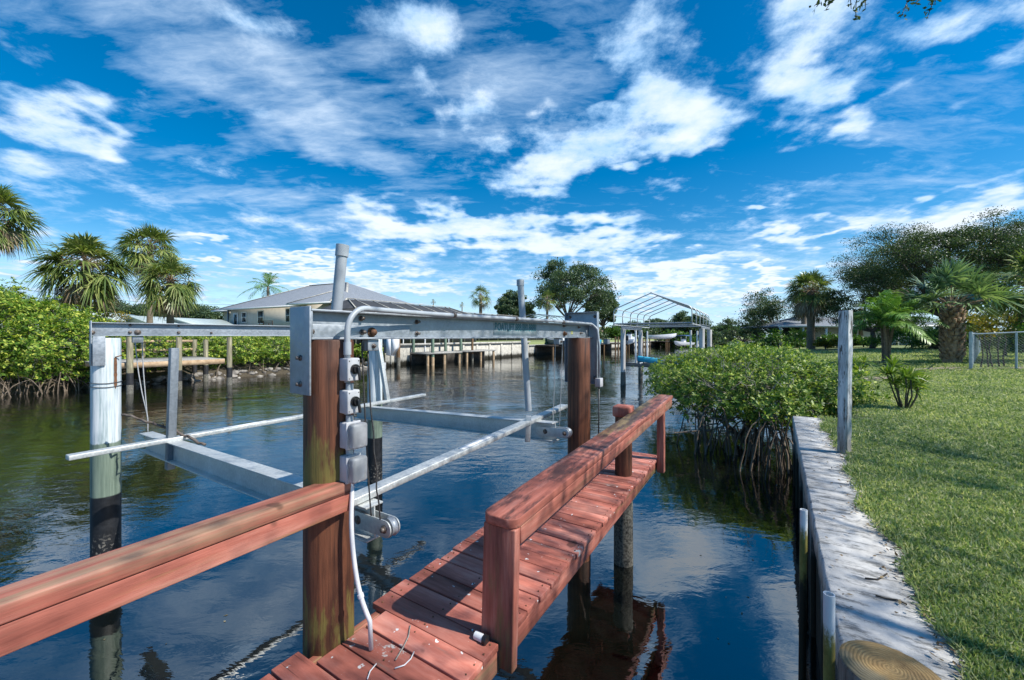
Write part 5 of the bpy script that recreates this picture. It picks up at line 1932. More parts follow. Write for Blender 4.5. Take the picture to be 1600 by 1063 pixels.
# ------------------------------------------------------------------ live oak over the camera, right and behind
rs = np.random.RandomState(150)
ob = np.array((9.6, -3.6, float(lawn_z(9.6, -3.6))))
ov = thing('live_oak', ob, "overhanging live oak whose leafy twigs dip into the top right of the view", 'tree')
br, lv = MB(), MB()
fork = np.array((9.3, -3.2, 4.0))
br.tube([ob - (0, 0, 0.3), (9.6, -3.5, 2.6), fork], [0.42, 0.33, 0.28], 12)
ends = []
for (x, y, z) in ((5.4, 0.4, 7.2), (4.4, 2.4, 7.6), (5.0, -3.2, 7.2), (7.2, 3.2, 8.6), (9.6, 3.4, 8.4), (11.6, 2.6, 8.0), (12.6, 0.4, 8.6), (8.4, -0.8, 9.4), (9.2, 1.2, 7.4), (12.4, -3.5, 8.8), (10.6, -6.4, 8.4), (6.2, -6.2, 8.0), (7.2, -1.6, 6.6), (13.4, 3.0, 7.4), (11.0, 4.8, 8.6)):
    e = np.array((x, y, z))
    mid = fork * 0.5 + e * 0.5 + rs.normal(0, 0.3, 3)
    ts = np.linspace(0, 1, 8)
    P = np.array([(1 - s) ** 2 * fork + 2 * s * (1 - s) * mid + s * s * e for s in ts])
    br.tube(P, np.linspace(0.075, 0.012, 8) * (0.6 if x > 7 and y > 0 else 1.0), 7, cap=False)
    for _ in range(20):
        c = e + rs.normal(0, 1, 3) * (1.5, 1.4, 0.8)
        if c[1] > 0 and c[2] < EYE + 0.95 * c[1] + 0.6:
            c[2] = EYE + 0.95 * c[1] + 0.6 + rs.uniform(0, 0.5)
        br.tube([P[5], (P[6] + c) / 2, c], [0.010, 0.007, 0.003], 4, cap=False)
        n = int(rs.randint(60, 130) * (1.25 if e[0] > 6.5 else 1))
        p = c + rs.normal(0, 1, (n, 3)) * (0.5, 0.5, 0.25)
        ok = (p[:, 1] < 0.3) | (p[:, 2] > EYE + 0.90 * p[:, 1] + 0.1)
        p = p[ok]
        n = len(p)
        add_leaves(lv, p, rdirs(rs, n), rdirs(rs, n, 0.8), rs.uniform(0.055, 0.10, n), rs.uniform(0.025, 0.042, n))
# twigs that hang into view
for (px, py, Y, px0, py0) in ((1272, 10, 4.1, 1305, -30), (1290, 16, 4.1, 1306, -22), (1337, 30, 4.2, 1345, -25), (1330, 14, 4.2, 1325, -30), (1352, 12, 4.2, 1350, -25), (1407, 28, 4.3, 1436, -25), (1431, 6, 4.3, 1436, -25), (1448, 30, 4.3, 1462, -25), (1461, 8, 4.3, 1462, -25)):
    a, b = at(px0, py0 - 60, Y + 0.25), at(px, py, Y)
    mid = at(px0, py0, Y + 0.1)
    br.tube([a, mid, (mid + b) / 2 + rs.normal(0, 0.015, 3), b], [0.010, 0.007, 0.005, 0.003], 5, cap=False)
    br.tube([a, a + np.array((0.2, -0.3, 0.9)), np.array((4.6, 2.6, 7.9))], [0.010, 0.014, 0.02], 5, cap=False)
    n = 15
    k = rs.uniform(0.35, 1.05, (n, 1))
    p = mid * (1 - k) + b * k + rs.normal(0, 0.02, (n, 3))
    add_leaves(lv, p, rdirs(rs, n), rdirs(rs, n, 0.5), rs.uniform(0.045, 0.075, n), rs.uniform(0.022, 0.032, n))
br.build('trunk', MAT['bark'], ov, world=True, smooth=True)
lv.build('crown', MAT['oak'], ov, world=True)

# ------------------------------------------------------------------ grass of the lawn
rs = np.random.RandomState(160)
N = 210000
Y = np.exp(rs.uniform(math.log(1.45), math.log(34), N))
px = rs.uniform(1215, 1720, N)
X = (px - 800) / FPX * Y
s = (X - W0[0]) * UW[0] + (Y - W0[1]) * UW[1]
w = (X - W0[0]) * NW[0] + (Y - W0[1]) * NW[1]
edge = 0.40 + 0.035 * np.sin(s * 2.1) + 0.03 * np.sin(s * 5.3 + 1) + 0.02 * np.sin(s * 11.7)
ok = (w > edge - 0.035 + np.abs(rs.normal(0, 0.04, N))) & ((s < 6.6) | (w > 1.0 + 0.25 * np.sin(s * 1.3)))
X, Y, w, edge = X[ok], Y[ok], w[ok], edge[ok]
N = len(X)
Z = lawn_z(X, Y)
tall = 1 + 0.7 * (np.sin(X * 2.3 + Y * 1.1) * np.sin(Y * 2.9 - X) > 0.55) * rs.uniform(0, 1, N) + 0.5 * (w < edge + 0.12) * rs.uniform(0, 1, N)
L = (0.028 + 0.0025 * Y) * rs.uniform(0.6, 1.35, N) * tall
d = rdirs(rs, N, 0.75)
d[:, 2] = np.abs(d[:, 2]) * 0.8 + 0.12
d /= np.linalg.norm(d, axis=1, keepdims=True)
m = MB()
side = np.cross(d, rdirs(rs, N))
side /= np.maximum(np.linalg.norm(side, axis=1, keepdims=True), 1e-6)
wd = (0.0032 + 0.00105 * Y)[:, None] * rs.uniform(0.7, 1.2, (N, 1))
p = np.c_[X, Y, Z + 0.002]
V = np.stack([p - side * wd, p + side * wd, p + d * L[:, None]], 1)
m.add(V.reshape(-1, 3), np.arange(3 * N).reshape(N, 3))
tag(m.build('lawn_grass', MAT['grass']), "short green and straw coloured lawn grass", 'grass', kind='stuff')
# fallen leaves along the lawn edge and on the cap
rs = np.random.RandomState(161)
n = 900
s_ = rs.uniform(-1.5, 6.5, n)
w_ = np.array([lawn_edge(q) for q in s_]) + rs.normal(0.0, 0.05, n)
far_ = rs.uniform(size=n) < 0.12
w_[far_] = rs.uniform(0.03, 0.5, far_.sum())
p = np.array([wall_pt(a, b, 1.2145) for a, b in zip(s_, w_)])
d = rdirs(rs, n)
d[:, 2] *= 0.15
m = MB()
add_leaves(m, p, d / np.linalg.norm(d, axis=1, keepdims=True), rdirs(rs, n, 3.0), rs.uniform(0.015, 0.045, n), rs.uniform(0.008, 0.018, n))
tag(m.build('fallen_leaves', leaf("fallen_leaves", (0.07, 0.045, 0.025), (0.17, 0.11, 0.06), (0.32, 0.23, 0.13), 0.1, 0.8)), "brown fallen leaves scattered along the lawn edge", 'leaves', kind='stuff')
for (pts, lab) in ((((1368, 931), (1385, 936), (1402, 938), (1417, 945)), "short dark twig lying on the white seawall cap near the cut pile"),
                   (((1352, 904), (1372, 906), (1386, 897)), "thin dark twig lying across the middle of the seawall cap")):
    m = MB()
    P = []
    for a, b in pts:
        Yq = (EYE - 1.205) * FPX / (b - 526)
        P.append(((a - 800) / FPX * Yq, Yq, 1.2065))
    m.tube(P, 0.0045, 6)
    tag(m.build('twig', MAT['root_dark'], smooth=True), lab, 'twig')

# leaves and specks floating on the still water
rs = np.random.RandomState(162)
n = 70
X = np.concatenate([rs.uniform(0.2, 4.0, 45), rs.uniform(-4, -0.6, 25)])
Yq = np.concatenate([rs.uniform(2.9, 8.5, 45), rs.uniform(3, 9, 25)])
d = rdirs(rs, n)
d[:, 2] = 0
m = MB()
add_leaves(m, np.c_[X, Yq, np.full(n, 0.004)], d / np.maximum(np.linalg.norm(d, axis=1, keepdims=True), .01), np.repeat([(0, 0, 1.0)], n, 0), rs.uniform(0.015, 0.05, n), rs.uniform(0.008, 0.02, n))
tag(m.build('floating_leaves', leaf("floating_leaves", (0.05, 0.045, 0.02), (0.16, 0.13, 0.07), (0.4, 0.36, 0.25), 0.05, 0.7)), "small leaves floating on the still canal water", 'leaves', kind='stuff')

# ------------------------------------------------------------------ buildings


def hip_roof(mb, x0, x1, y0, y1, z0, z1, rx0, rx1, ry=None, thick=0.14):
    """hip roof: eaves rectangle at z0, ridge from rx0 to rx1 at z1"""
    ry = (y0 + y1) / 2 if ry is None else ry
    V = [(x0, y0, z0), (x1, y0, z0), (x1, y1, z0), (x0, y1, z0), (rx0, ry, z1), (rx1, ry, z1)]
    mb.add(V, [(0, 1, 5, 4), (2, 3, 4, 5)])
    base = mb.n - 6
    mb.f.append(np.array([(base + 1, base + 2, base + 5), (base + 3, base, base + 4)]))
    lo = [(a, b, z0 - thick) for a, b, _ in V[:4]]
    b2 = mb.n
    mb.add(V[:4] + lo, [(0, 4, 5, 1), (1, 5, 6, 2), (2, 6, 7, 3), (3, 7, 4, 0), (4, 7, 6, 5)])


def window(parent, x, y, z0, z1, w, face=(0, -1), frame='white_paint', bars=1):
    m = MB()
    fx, fy = face
    if fy:
        m.bx(x - w / 2, x + w / 2, y + fy * 0.03, y + fy * 0.06, z0, z1)
    else:
        m.bx(x + fx * 0.03, x + fx * 0.06, y - w / 2, y + w / 2, z0, z1)
    o = m.build('window', MAT['glass_dark'], parent)
    m = MB()
    e = 0.10
    zs = [z0 + (z1 - z0) * (i + 1) / (bars + 1) for i in range(bars)]
    if fy:
        m.bx(x - w / 2 - e, x + w / 2 + e, y, y + fy * 0.09, z1, z1 + e)
        m.bx(x - w / 2 - e, x + w / 2 + e, y, y + fy * 0.09, z0 - e, z0)
        m.bx(x - w / 2 - e, x - w / 2, y, y + fy * 0.088, z0, z1)
        m.bx(x + w / 2, x + w / 2 + e, y, y + fy * 0.088, z0, z1)
        for z in zs:
            m.bx(x - w / 2, x + w / 2, y + fy * 0.06, y + fy * 0.085, z - 0.03, z + 0.03)
    else:
        m.bx(x, x + fx * 0.09, y - w / 2 - e, y + w / 2 + e, z1, z1 + e)
        m.bx(x, x + fx * 0.09, y - w / 2 - e, y + w / 2 + e, z0 - e, z0)
        m.bx(x, x + fx * 0.088, y - w / 2 - e, y - w / 2, z0, z1)
        m.bx(x, x + fx * 0.088, y + w / 2, y + w / 2 + e, z0, z1)
    m.build('frame', MAT[frame], o)
    return o


E1 = np.array((0.9, -0.436))
hs = thing('house', (-23.0, 45.0, 2.0), "cream house with big grey shingle hip roof across the canal", 'house', math.atan2(E1[1], E1[0]))
WZ = 4.25                                    # wall top above the house root
m = MB()
m.bx(-16.2, 5.2, 0.9, 14, 0.4, WZ)
m.bx(-20.2, -16.15, 2.2, 12, 0.4, WZ - 0.02)
m.bx(0.0, 4.6, -0.9, 0.95, 0.4, WZ - 0.03)
m.build('wall', MAT['stucco'], hs)
m = MB()
hip_roof(m, -17.0, 6.0, 0, 15, WZ, 7.72, -9.4, -2.2)
hip_roof(m, -21.2, -12.0, 1.2, 13, WZ - 0.05, 6.6, -16.6, -12.5)
hip_roof(m, -1.0, 5.8, -1.8, 6, WZ - 0.03, 5.9, 1.8, 3.0)
rf = m.build('roof', MAT['shingle'], hs)
m = MB()
for a, b in (((-17.0, 0, WZ), (-9.4, 7.5, 7.72)), ((-21.2, 1.2, WZ - .05), (-16.6, 7.1, 6.6)), ((-9.4, 7.5, 7.72), (-2.2, 7.5, 7.72)), ((6.0, 0, WZ), (-2.2, 7.5, 7.72)), ((-1.0, -1.8, WZ - .03), (1.8, 2.1, 5.9)), ((5.8, -1.8, WZ - .03), (3.0, 2.1, 5.9))):
    m.bar(np.array(a) + (0, 0, 0.03), np.array(b) + (0, 0, 0.03), 0.30, 0.07)
m.build('ridge_tiles', MAT['far_conc'], rf)
m = MB()
m.bx(-17.05, -1.05, -0.08, -0.002, WZ - 0.17, WZ + 0.0)
m.bx(-21.25, -17.06, 1.12, 1.198, WZ - 0.22, WZ - 0.05)
m.bx(-1.05, 5.85, -1.88, -1.802, WZ - 0.2, WZ - 0.03)
m.build('fascia', MAT['white_paint'], rf)
for (x, w, z0, z1, b) in ((-13.2, 0.8, 2.5, 3.7, 1), (-9.8, 1.0, 2.3, 3.8, 1), (-4.6, 0.6, 2.4, 3.9, 1), (-2.2, 0.7, 2.4, 3.8, 1)):
    window(hs, x, 0.9, z0, z1, w, bars=b)
dr = MB()
dr.bx(-15.6, -14.5, 0.84, 0.87, 1.7, 3.75)
d_ = dr.build('door', MAT['white_paint'], hs)
m = MB()
m.bx(-15.35, -14.75, 0.815, 0.835, 2.1, 3.5)
m.build('door_glass', MAT['glass_dark'], d_)
m = MB()
m.bx(-17.15, -17.0, 1.0, 1.15, 0.4, WZ - 0.1)
m.build('porch_post', MAT['galv_dark'], hs)
bn = thing('garden_bench', np.append(np.array((-23, 45.0)) + E1 * -6.5 + np.array((0.436, 0.9)) * -0.6, 3.55), "dark garden bench in front of the cream house wall", 'bench', math.atan2(E1[1], E1[0]))
m = MB()
m.bx(-0.9, 0.9, -0.25, 0.25, 0.42, 0.47)
m.build('seat', MAT['dark_void'], bn)
m = MB()
for z in (0.62, 0.75, 0.9):
    m.bx(-0.9, 0.9, 0.24, 0.28, z, z + 0.07)
m.build('backrest', MAT['dark_void'], bn)
for sx in (-0.85, 0.85):
    m = MB()
    m.bx(sx - 0.04, sx + 0.04, -0.24, -0.16, -0.6, 0.65)
    m.build('leg', MAT['dark_void'], bn)
    m = MB()
    m.bx(sx - 0.04, sx + 0.04, 0.20, 0.28, -0.6, 0.95)
    m.build('leg', MAT['dark_void'], bn)


def pool_cage(s, d, L, W, z0, zt, label, n=8):
    p = bank_pt(s, d, z0)
    t = thing('pool_cage', p, label, 'pool cage', BANK_RZ, 'screened pool cages')
    h = zt - z0
    he = h - 1.0
    m = MB()
    hip_roof(m, 0, L, 0, W, he, h, 1.3, L - 1.3, W / 2, 0.02)
    m.build('screen_roof', MAT['screen'], t)
    m = MB()
    m.bx(0.02, L - 0.02, 0.02, W - 0.02, 0, he - 0.025)
    m.build('screen_wall', MAT['screen'], t)
    m = MB()
    for i in range(n + 1):
        x = L * i / n
        m.bx(x - 0.05, x + 0.05, -0.05, 0.0, 0, he)
        xr = min(max(x, 1.3), L - 1.3)
        m.bar((x, 0, he + 0.03), (xr, W / 2, h + 0.03), 0.09, 0.06)
    m.bx(-0.05, L + 0.05, -0.06, 0.0, he - 0.03, he + 0.05)
    m.bx(1.2, L - 1.2, W / 2 - 0.05, W / 2 + 0.05, h + 0.06, h + 0.12)
    m.build('cage_frame', MAT['far_conc'], t)


pool_cage(8.2, 1.0, 16, 6, 2.0, 6.05, "dark screened pool cage with pale ribs beside the cream house")
pool_cage(31, 6, 18, 9, 2.0, 6.2, "second screened pool cage farther along the far bank, above the pale seawall")
cg = thing('boat_shelter', bank_pt(44, 1.0, 2.0), "far pale arched shelter frame behind the far end of the near lift beam", 'shelter', BANK_RZ)
m = MB()
for x in np.linspace(0, 9, 6):
    a = np.linspace(0, math.pi, 10)
    m.tube(np.c_[np.full(10, x), 3.5 - 3.5 * np.cos(a), 2.8 + 1.5 * np.sin(a)], 0.06, 5)
m.build('arch', MAT['fence_metal'], cg)
m = MB()
for y in (0, 7):
    m.bx(0, 9, y - 0.05, y + 0.05, 2.3, 2.45)
    for x in (0.05, 3, 6, 8.95):
        m.bx(x - 0.07, x + 0.07, y - 0.049, y + 0.049, -1.5, 2.29)
m.build('side_frame', MAT['fence_metal'], cg)


def gable_house(px, Y, w, dpt, zr, zr2, label, rz, roof='teal_roof', wallm='white_paint'):
    b = far_base(px, Y)
    t = thing('house', (b[0], b[1], b[2] - 0.2), label, 'house', rz, 'low houses on the far bank')
    h0, h1 = zr - b[2] + 0.2, zr2 - b[2] + 0.2
    m = MB()
    m.bx(-w / 2, w / 2, 0, dpt, 0, h0)
    m.poly([(-w / 2, 0.0, h0), (w / 2, 0.0, h0), (0, 0.0, h1 - 0.1)])
    m.build('wall', MAT[wallm], t)
    m = MB()
    for sg in (-1, 1):
        m.add([(0, -0.7, h1), (0, dpt + 0.7, h1), (sg * (w / 2 + 0.7), dpt + 0.7, h0 - 0.2), (sg * (w / 2 + 0.7), -0.7, h0 - 0.2),
               (0, -0.7, h1 - 0.2), (0, dpt + 0.7, h1 - 0.2), (sg * (w / 2 + 0.7), dpt + 0.7, h0 - 0.4), (sg * (w / 2 + 0.7), -0.7, h0 - 0.4)],
              [(0, 1, 2, 3), (4, 7, 6, 5), (0, 3, 7, 4), (2, 6, 7, 3), (1, 5, 6, 2)])
    m.build('roof', MAT[roof], t)
    window(t, -w / 4, 0, h0 - 1.7, h0 - 0.5, 1.4)
    window(t, w / 4, 0, h0 - 1.7, h0 - 0.5, 1.4)
    return t


gable_house(125, 40, 5.5, 9, 4.5, 5.3, "low house with pale teal gable peeping over the mangrove thicket", 0.35)
gable_house(215, 42, 6, 9, 3.9, 4.8, "low house with pale roof between the left palm trunks", -0.2)
gable_house(276, 44, 5, 9, 3.8, 4.7, "low house with pale roof just left of the cream house", 0.3)

rx = (1332 - 800) / FPX * 46
rh = thing('house', (rx, 46, float(lawn_z(rx, 46)) - 0.1), "low white house with open carport behind the right lawn", 'house', -0.15)
m = MB()
m.bx(-3, 10, 2.5, 9, 0, 2.3)
m.build('wall', MAT['white_paint'], rh)
m = MB()
hip_roof(m, -8.3, 10.5, -1.0, 10, 2.42, 3.6, -4, 6, thick=0.10)
m.build('roof', MAT['shingle'], rh)
m = MB()
m.bx(-8.35, 10.55, -1.09, -1.003, 2.24, 2.45)
m.build('fascia', MAT['white_paint'], rh)
for x in (-8, -5.6, -3.2, -0.8, 1.6, 4.0, 6.4, 8.8):
    m = MB()
    m.bx(x - 0.09, x + 0.09, -0.9, -0.72, 0, 2.318)
    m.build('porch_post', MAT['white_paint'], rh)
window(rh, 1.2, 2.5, 0.9, 2.0, 1.6)
window(rh, 5.6, 2.5, 0.9, 2.0, 1.6)

# ------------------------------------------------------------------ far docks, seawall, boats
fw = thing('seawall', bank_pt(10.5, 0, 0), "long pale stained seawall across the canal behind the green dock piles", 'wall', BANK_RZ)
m = MB()
m.bx(0, 24, -0.01, 0.25, -1, 1.78)
for x in np.arange(0.5, 24, 2.4):
    m.bx(x, x + 0.3, -0.12, -0.012, -1, 1.78)
m.build('wall_face', MAT['far_conc'], fw)
m = MB()
m.bx(-0.1, 24.1, -0.2, 0.5, 1.78, 1.98)
m.build('cap', MAT['far_conc'], fw)
fw2 = thing('seawall', bank_pt(34.62, 0, 0), "dim seawall farther down the far bank, beyond the boats", 'wall', BANK_RZ)
m = MB()
m.bx(0, 150, -0.01, 0.25, -1, 1.3)
m.build('wall_face', MAT['far_conc'], fw2)
m = MB()
m.bx(-0.1, 150.1, -0.15, 0.5, 1.3, 1.5)
m.build('cap', MAT['far_conc'], fw2)

# timber dock with railing by the left mangroves
dz = 1.44
fd = thing('dock', bank_pt(-8.0, -3.9, 0), "grey timber dock with tan rails on black footed posts, beyond the white piling", 'dock', BANK_RZ)
m = MB()
for x in np.arange(0, 4.7, 0.15):
    m.bx(x, x + 0.138, -0.05, 4.6, dz - 0.05, dz)
m.build('deck', MAT['grey_wood'], fd)
m = MB()
m.bx(-0.02, 4.72, -0.10, -0.055, dz - 0.27, dz - 0.02)
m.bx(-0.02, 4.72, 4.605, 4.65, dz - 0.27, dz - 0.02)
m.bx(4.725, 4.77, -0.1, 4.65, dz - 0.27, dz - 0.02)
for y in (1.2, 2.6, 3.6):
    m.bx(0, 4.7, y, y + 0.06, dz - 0.25, dz - 0.055)
m.build('rim_joist', MAT['tan_wood'], fd)
for (x, y, z1) in ((0.95, -0.24, 2.62), (2.75, -0.24, 2.60), (4.95, -0.20, 2.60), (4.95, 3.0, 2.45), (4.95, 4.7, 2.45), (0.6, 4.8, 2.45), (2.6, 4.8, 2.45)):
    m = MB()
    m.tube([(x, y, 0.96), (x, y, z1)], 0.125, 12)
    pp = m.build('post', MAT['tan_pile'], fd, auto=40)
    m = MB()
    m.tube([(x, y, 0.42), (x, y, 0.96)], 0.135, 12)
    m.build('black_wrap', MAT['black_wrap'], pp, auto=40)
    m = MB()
    m.tube([(x, y, -0.8), (x, y, 0.42)], 0.13, 12)
    m.build('barnacled_foot', MAT['barnacle'], pp, auto=40)
for (a, b) in (((0.5, 4.68), (4.95, 4.68)), ((4.84, 0.0), (4.84, 4.68))):
    if a[0] == 4.84:
        continue
    for z in (2.36, 1.86):
        m = MB()
        m.bar((a[0], a[1], z), (b[0], b[1], z), 0.05, 0.14)
        m.build('rail', MAT['tan_wood'], fd)

# lift dock with green piles in front of the far seawall
ld = thing('dock', bank_pt(13.0, -2.7, 0), "low grey dock with dark openings under it, in front of the pale far seawall", 'dock', BANK_RZ)
m = MB()
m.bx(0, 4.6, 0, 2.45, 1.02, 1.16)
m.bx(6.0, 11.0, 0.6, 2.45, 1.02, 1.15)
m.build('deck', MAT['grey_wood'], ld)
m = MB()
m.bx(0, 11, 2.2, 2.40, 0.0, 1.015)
m.build('painted_shade_panel', MAT['dark_void'], ld)  # dark panel stands in for the shade beneath the deck
for x in (0.15, 2.3, 4.4, 6.2, 8.5, 10.8):
    m = MB()
    m.tube([(x, 0.25 if x < 5 else 0.8, -0.6), (x, 0.25 if x < 5 else 0.8, 1.018)], 0.13, 10)
    m.build('support_post', MAT['tan_wood'], ld, auto=40)
for i, (px, Y, z1, mat, r, lab) in enumerate(((622.5, 36.0, 2.9, 'brown_pile', 0.16, "brown barnacled pile left of the low grey dock"), (646, 37.5, 2.8, 'green_pile', 0.13, "first greenish pile at the low grey dock"),
                                              (676, 36.5, 3.0, 'green_pile', 0.15, "thick greenish pile in the middle of the low grey dock"), (696, 40.5, 2.9, 'green_pile', 0.14, "greenish pile right of the thick one"),
                                              (720, 42.0, 3.0, 'green_pile', 0.15, "greenish pile at the right end of the low grey dock"), (738, 43.0, 3.0, 'brown_pile', 0.13, "slim brown pile standing before the pale far seawall"),
                                              (853, 60.0, 2.7, 'green_pile', 0.16, "pale pile before the dark far dock"))):
    p = at(px, 560, Y)
    t = thing('dock_pile', (p[0], p[1], 0), lab, 'piling', group='piles along the far docks')
    m = MB()
    m.tube([(0, 0, 0.75), (0, 0, z1)], r, 10)
    m.build('pile_shaft', MAT[mat], t, auto=40)
    m = MB()
    m.tube([(0, 0, -0.6), (0, 0, 0.75)], r * 1.06, 10)
    m.build('tide_band', MAT['tan_wood' if mat == 'green_pile' else 'barnacle'], t, auto=40)
for (px, Y, lab) in ((630, 38.0, "thin white guide pole left of the first greenish pile"), (664, 39.0, "thin white guide pole right of the first greenish pile"), (701, 43.0, "thin white guide pole by the right greenish piles")):
    p = at(px, 560, Y)
    m = MB()
    m.tube([(p[0], p[1], 0.9), (p[0], p[1], 2.8)], 0.06, 8)
    tag(m.build('guide_pole', MAT['pvc_white'], auto=40), lab, 'pole', 'white guide poles of the far lifts')


def loft(mb, sections):
    k = len(sections[0])
    V = np.array(sections, float).reshape(-1, 3)
    n = len(sections)
    mb.add(V, [(a * k + i, a * k + (i + 1) % k, (a + 1) * k + (i + 1) % k, (a + 1) * k + i) for a in range(n - 1) for i in range(k)])
    base = mb.n - n * k
    mb.f.append(np.array([[base + i for i in range(k)][::-1]]))
    mb.f.append(np.array([[base + (n - 1) * k + i for i in range(k)]]))


def boat(loc, rz, L, label, canopy=None, console=True, hull='boat_white', motor=True, W=2.3):
    t = thing('motor_boat', loc, label, 'boat', rz, 'boats on the far bank')
    m = MB()
    secs = []
    for k, wd, keel, sheer in ((0, 0.92, 0.10, 0.95), (0.3, 1.0, 0.05, 0.98), (0.6, 0.95, 0.06, 1.08), (0.8, 0.68, 0.2, 1.2), (0.94, 0.28, 0.5, 1.32), (1.0, 0.03, 0.9, 1.38)):
        x, w = k * L, wd * W / 2
        secs.append([(x, -w, sheer), (x, -w * 0.8, keel + 0.35), (x, 0, keel), (x, w * 0.8, keel + 0.35), (x, w, sheer), (x, w * 0.8, sheer - 0.02), (x, 0, sheer - 0.04), (x, -w * 0.8, sheer - 0.02)])
    loft(m, secs)
    m.build('hull', MAT[hull], t, bevel=0.02)
    if console:
        m = MB()
        m.bx(L * 0.36, L * 0.5, -0.4, 0.4, 0.9, 1.75)
        c = m.build('console', MAT['boat_white'], t, bevel=0.05)
        m = MB()
        m.bx(L * 0.44, L * 0.47, -0.38, 0.38, 1.76, 2.15)
        m.build('windscreen', MAT['glass_dark'], c)
    if canopy:
        m = MB()
        a = np.linspace(-1, 1, 9)
        V = []
        for x in (L * 0.22, L * 0.62):
            V += [(x, q * W * 0.46, 2.75 - 0.22 * q * q) for q in a]
            V += [(x, q * W * 0.46, 2.68 - 0.22 * q * q) for q in a[::-1]]
        loft(m, [V[:18], V[18:]])
        cn_ = m.build('canopy', MAT[canopy], t)
        m = MB()
        for x in (L * 0.25, L * 0.59):
            for y in (-1, 1):
                m.tube([(x, y * W * 0.44, 0.95), (x, y * W * 0.44, 2.5)], 0.03, 6)
        m.build('canopy_frame', MAT['galv_light'], cn_)
    if motor:
        m = MB()
        m.bx(-0.55, -0.02, -0.22, 0.22, 0.75, 1.5)
        mo = m.build('outboard_motor', MAT['black'], t, bevel=0.08)
        m = MB()
        m.bx(-0.35, -0.15, -0.07, 0.07, -0.1, 0.75)
        m.build('motor_leg', MAT['black'], mo)
    return t


def far_dock(s, L, d0, zd, label, posts=5, h=2.4):
    t = thing('dock', bank_pt(s, d0, 0), label, 'dock', BANK_RZ)
    m = MB()
    m.bx(0, L, 0, abs(d0), zd - 0.22, zd)
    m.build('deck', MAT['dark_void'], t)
    for i in range(posts):
        m = MB()
        x = 0.15 + (L - 0.3) * i / (posts - 1)
        m.tube([(x, 0.15, -0.6), (x, 0.15, h)], 0.14, 8)
        m.build('post', MAT['brown_pile'], t, auto=40)
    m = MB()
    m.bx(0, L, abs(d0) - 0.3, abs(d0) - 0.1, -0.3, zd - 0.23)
    m.build('painted_shade_panel', MAT['dark_void'], t)  # shade under this dock is put in as a dark-coloured box
    return t


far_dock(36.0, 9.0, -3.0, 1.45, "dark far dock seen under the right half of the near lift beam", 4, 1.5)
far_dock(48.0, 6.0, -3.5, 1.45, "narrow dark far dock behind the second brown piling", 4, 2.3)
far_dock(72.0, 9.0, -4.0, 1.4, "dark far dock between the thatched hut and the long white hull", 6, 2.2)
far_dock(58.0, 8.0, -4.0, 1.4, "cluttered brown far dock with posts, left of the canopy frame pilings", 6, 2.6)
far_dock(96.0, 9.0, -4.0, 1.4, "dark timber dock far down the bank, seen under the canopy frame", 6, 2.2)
p = bank_pt(38.5, -4.6, 1.1)
boat(p, BANK_RZ + 1.2, 5.5, "dark hulled boat raised beside the dark far dock", None, True, 'galv_dark')
p = at(980, 545, 63)
boat((p[0], p[1], 1.3), BANK_RZ + 0.2, 6.5, "white motor boat with dark top on a lift left of the canopy frame", 'dark_void')
p = at(1015, 530, 92)
boat((p[0], p[1], 2.0), BANK_RZ - 0.75, 7.0, "long white hull raised high on the far bank, under the canopy frame", None, False, 'boat_white', False)
p = at(1078, 545, 96)
boat((p[0], p[1], 0.25), BANK_RZ + math.pi - 0.3, 7.0, "white motor boat with blue canopy far down the canal", 'blue_canvas', W=2.8)
p = at(613.5, 543, 33.0)
wb = thing('lift_cabinet', (p[0], p[1], 0), "white cabinet with sloping underside hanging beside the brown barnacled pile", 'cabinet', -0.25)
m = MB()
m.prism([(-0.3, 2.75), (-0.3, 1.10), (0.3, 1.0), (0.3, 2.75)], -0.42, 0.0)
m.prism([(-0.3, 2.75), (-0.3, 1.10), (-0.3 + 0.001, 1.099), (0.3, 1.0), (0.3, 2.75)], 0.0, 0.02)
V = [(0.02, -0.3, 2.75), (0.02, -0.3, 1.1), (0.45, -0.3, 1.75), (0.45, -0.3, 2.75), (0.02, 0.3, 2.75), (0.02, 0.3, 1.1), (0.45, 0.3, 1.75), (0.45, 0.3, 2.75)]
m.add(V, [(0, 1, 2, 3), (7, 6, 5, 4), (0, 4, 5, 1), (1, 5, 6, 2), (2, 6, 7, 3), (3, 7, 4, 0)])
m.build('cabinet_body', MAT['boat_white'], wb)
m = MB()
m.bx(-0.80, -0.50, -0.1, 0.1, 1.25, 2.75)
m.build('grey_upright', MAT['galv_dark'], wb)
m = MB()
m.bx(-0.5, -0.425, -0.08, 0.08, 1.5, 2.6)
m.build('bracket', MAT['galv_dark'], wb)
th = thing('tiki_hut', bank_pt(60, 1.5, 1.4), "thatched open hut on the far bank left of the canopy frame", 'hut', BANK_RZ)
m = MB()
hip_roof(m, 0, 6, 0, 4.5, 2.4, 4.1, 2.4, 3.6, thick=0.3)
m.build('roof', MAT['thatch'], th)
for x in (0.4, 5.6):
    for y in (0.4, 4.1):
        m = MB()
        m.tube([(x, y, 0), (x, y, 2.3)], 0.1, 8)
        m.build('post', MAT['brown_pile'], th)
m = MB()
m.bx(1, 5, 1, 3.5, 0, 1.0)
m.build('bar_counter', MAT['tan_wood'], th)
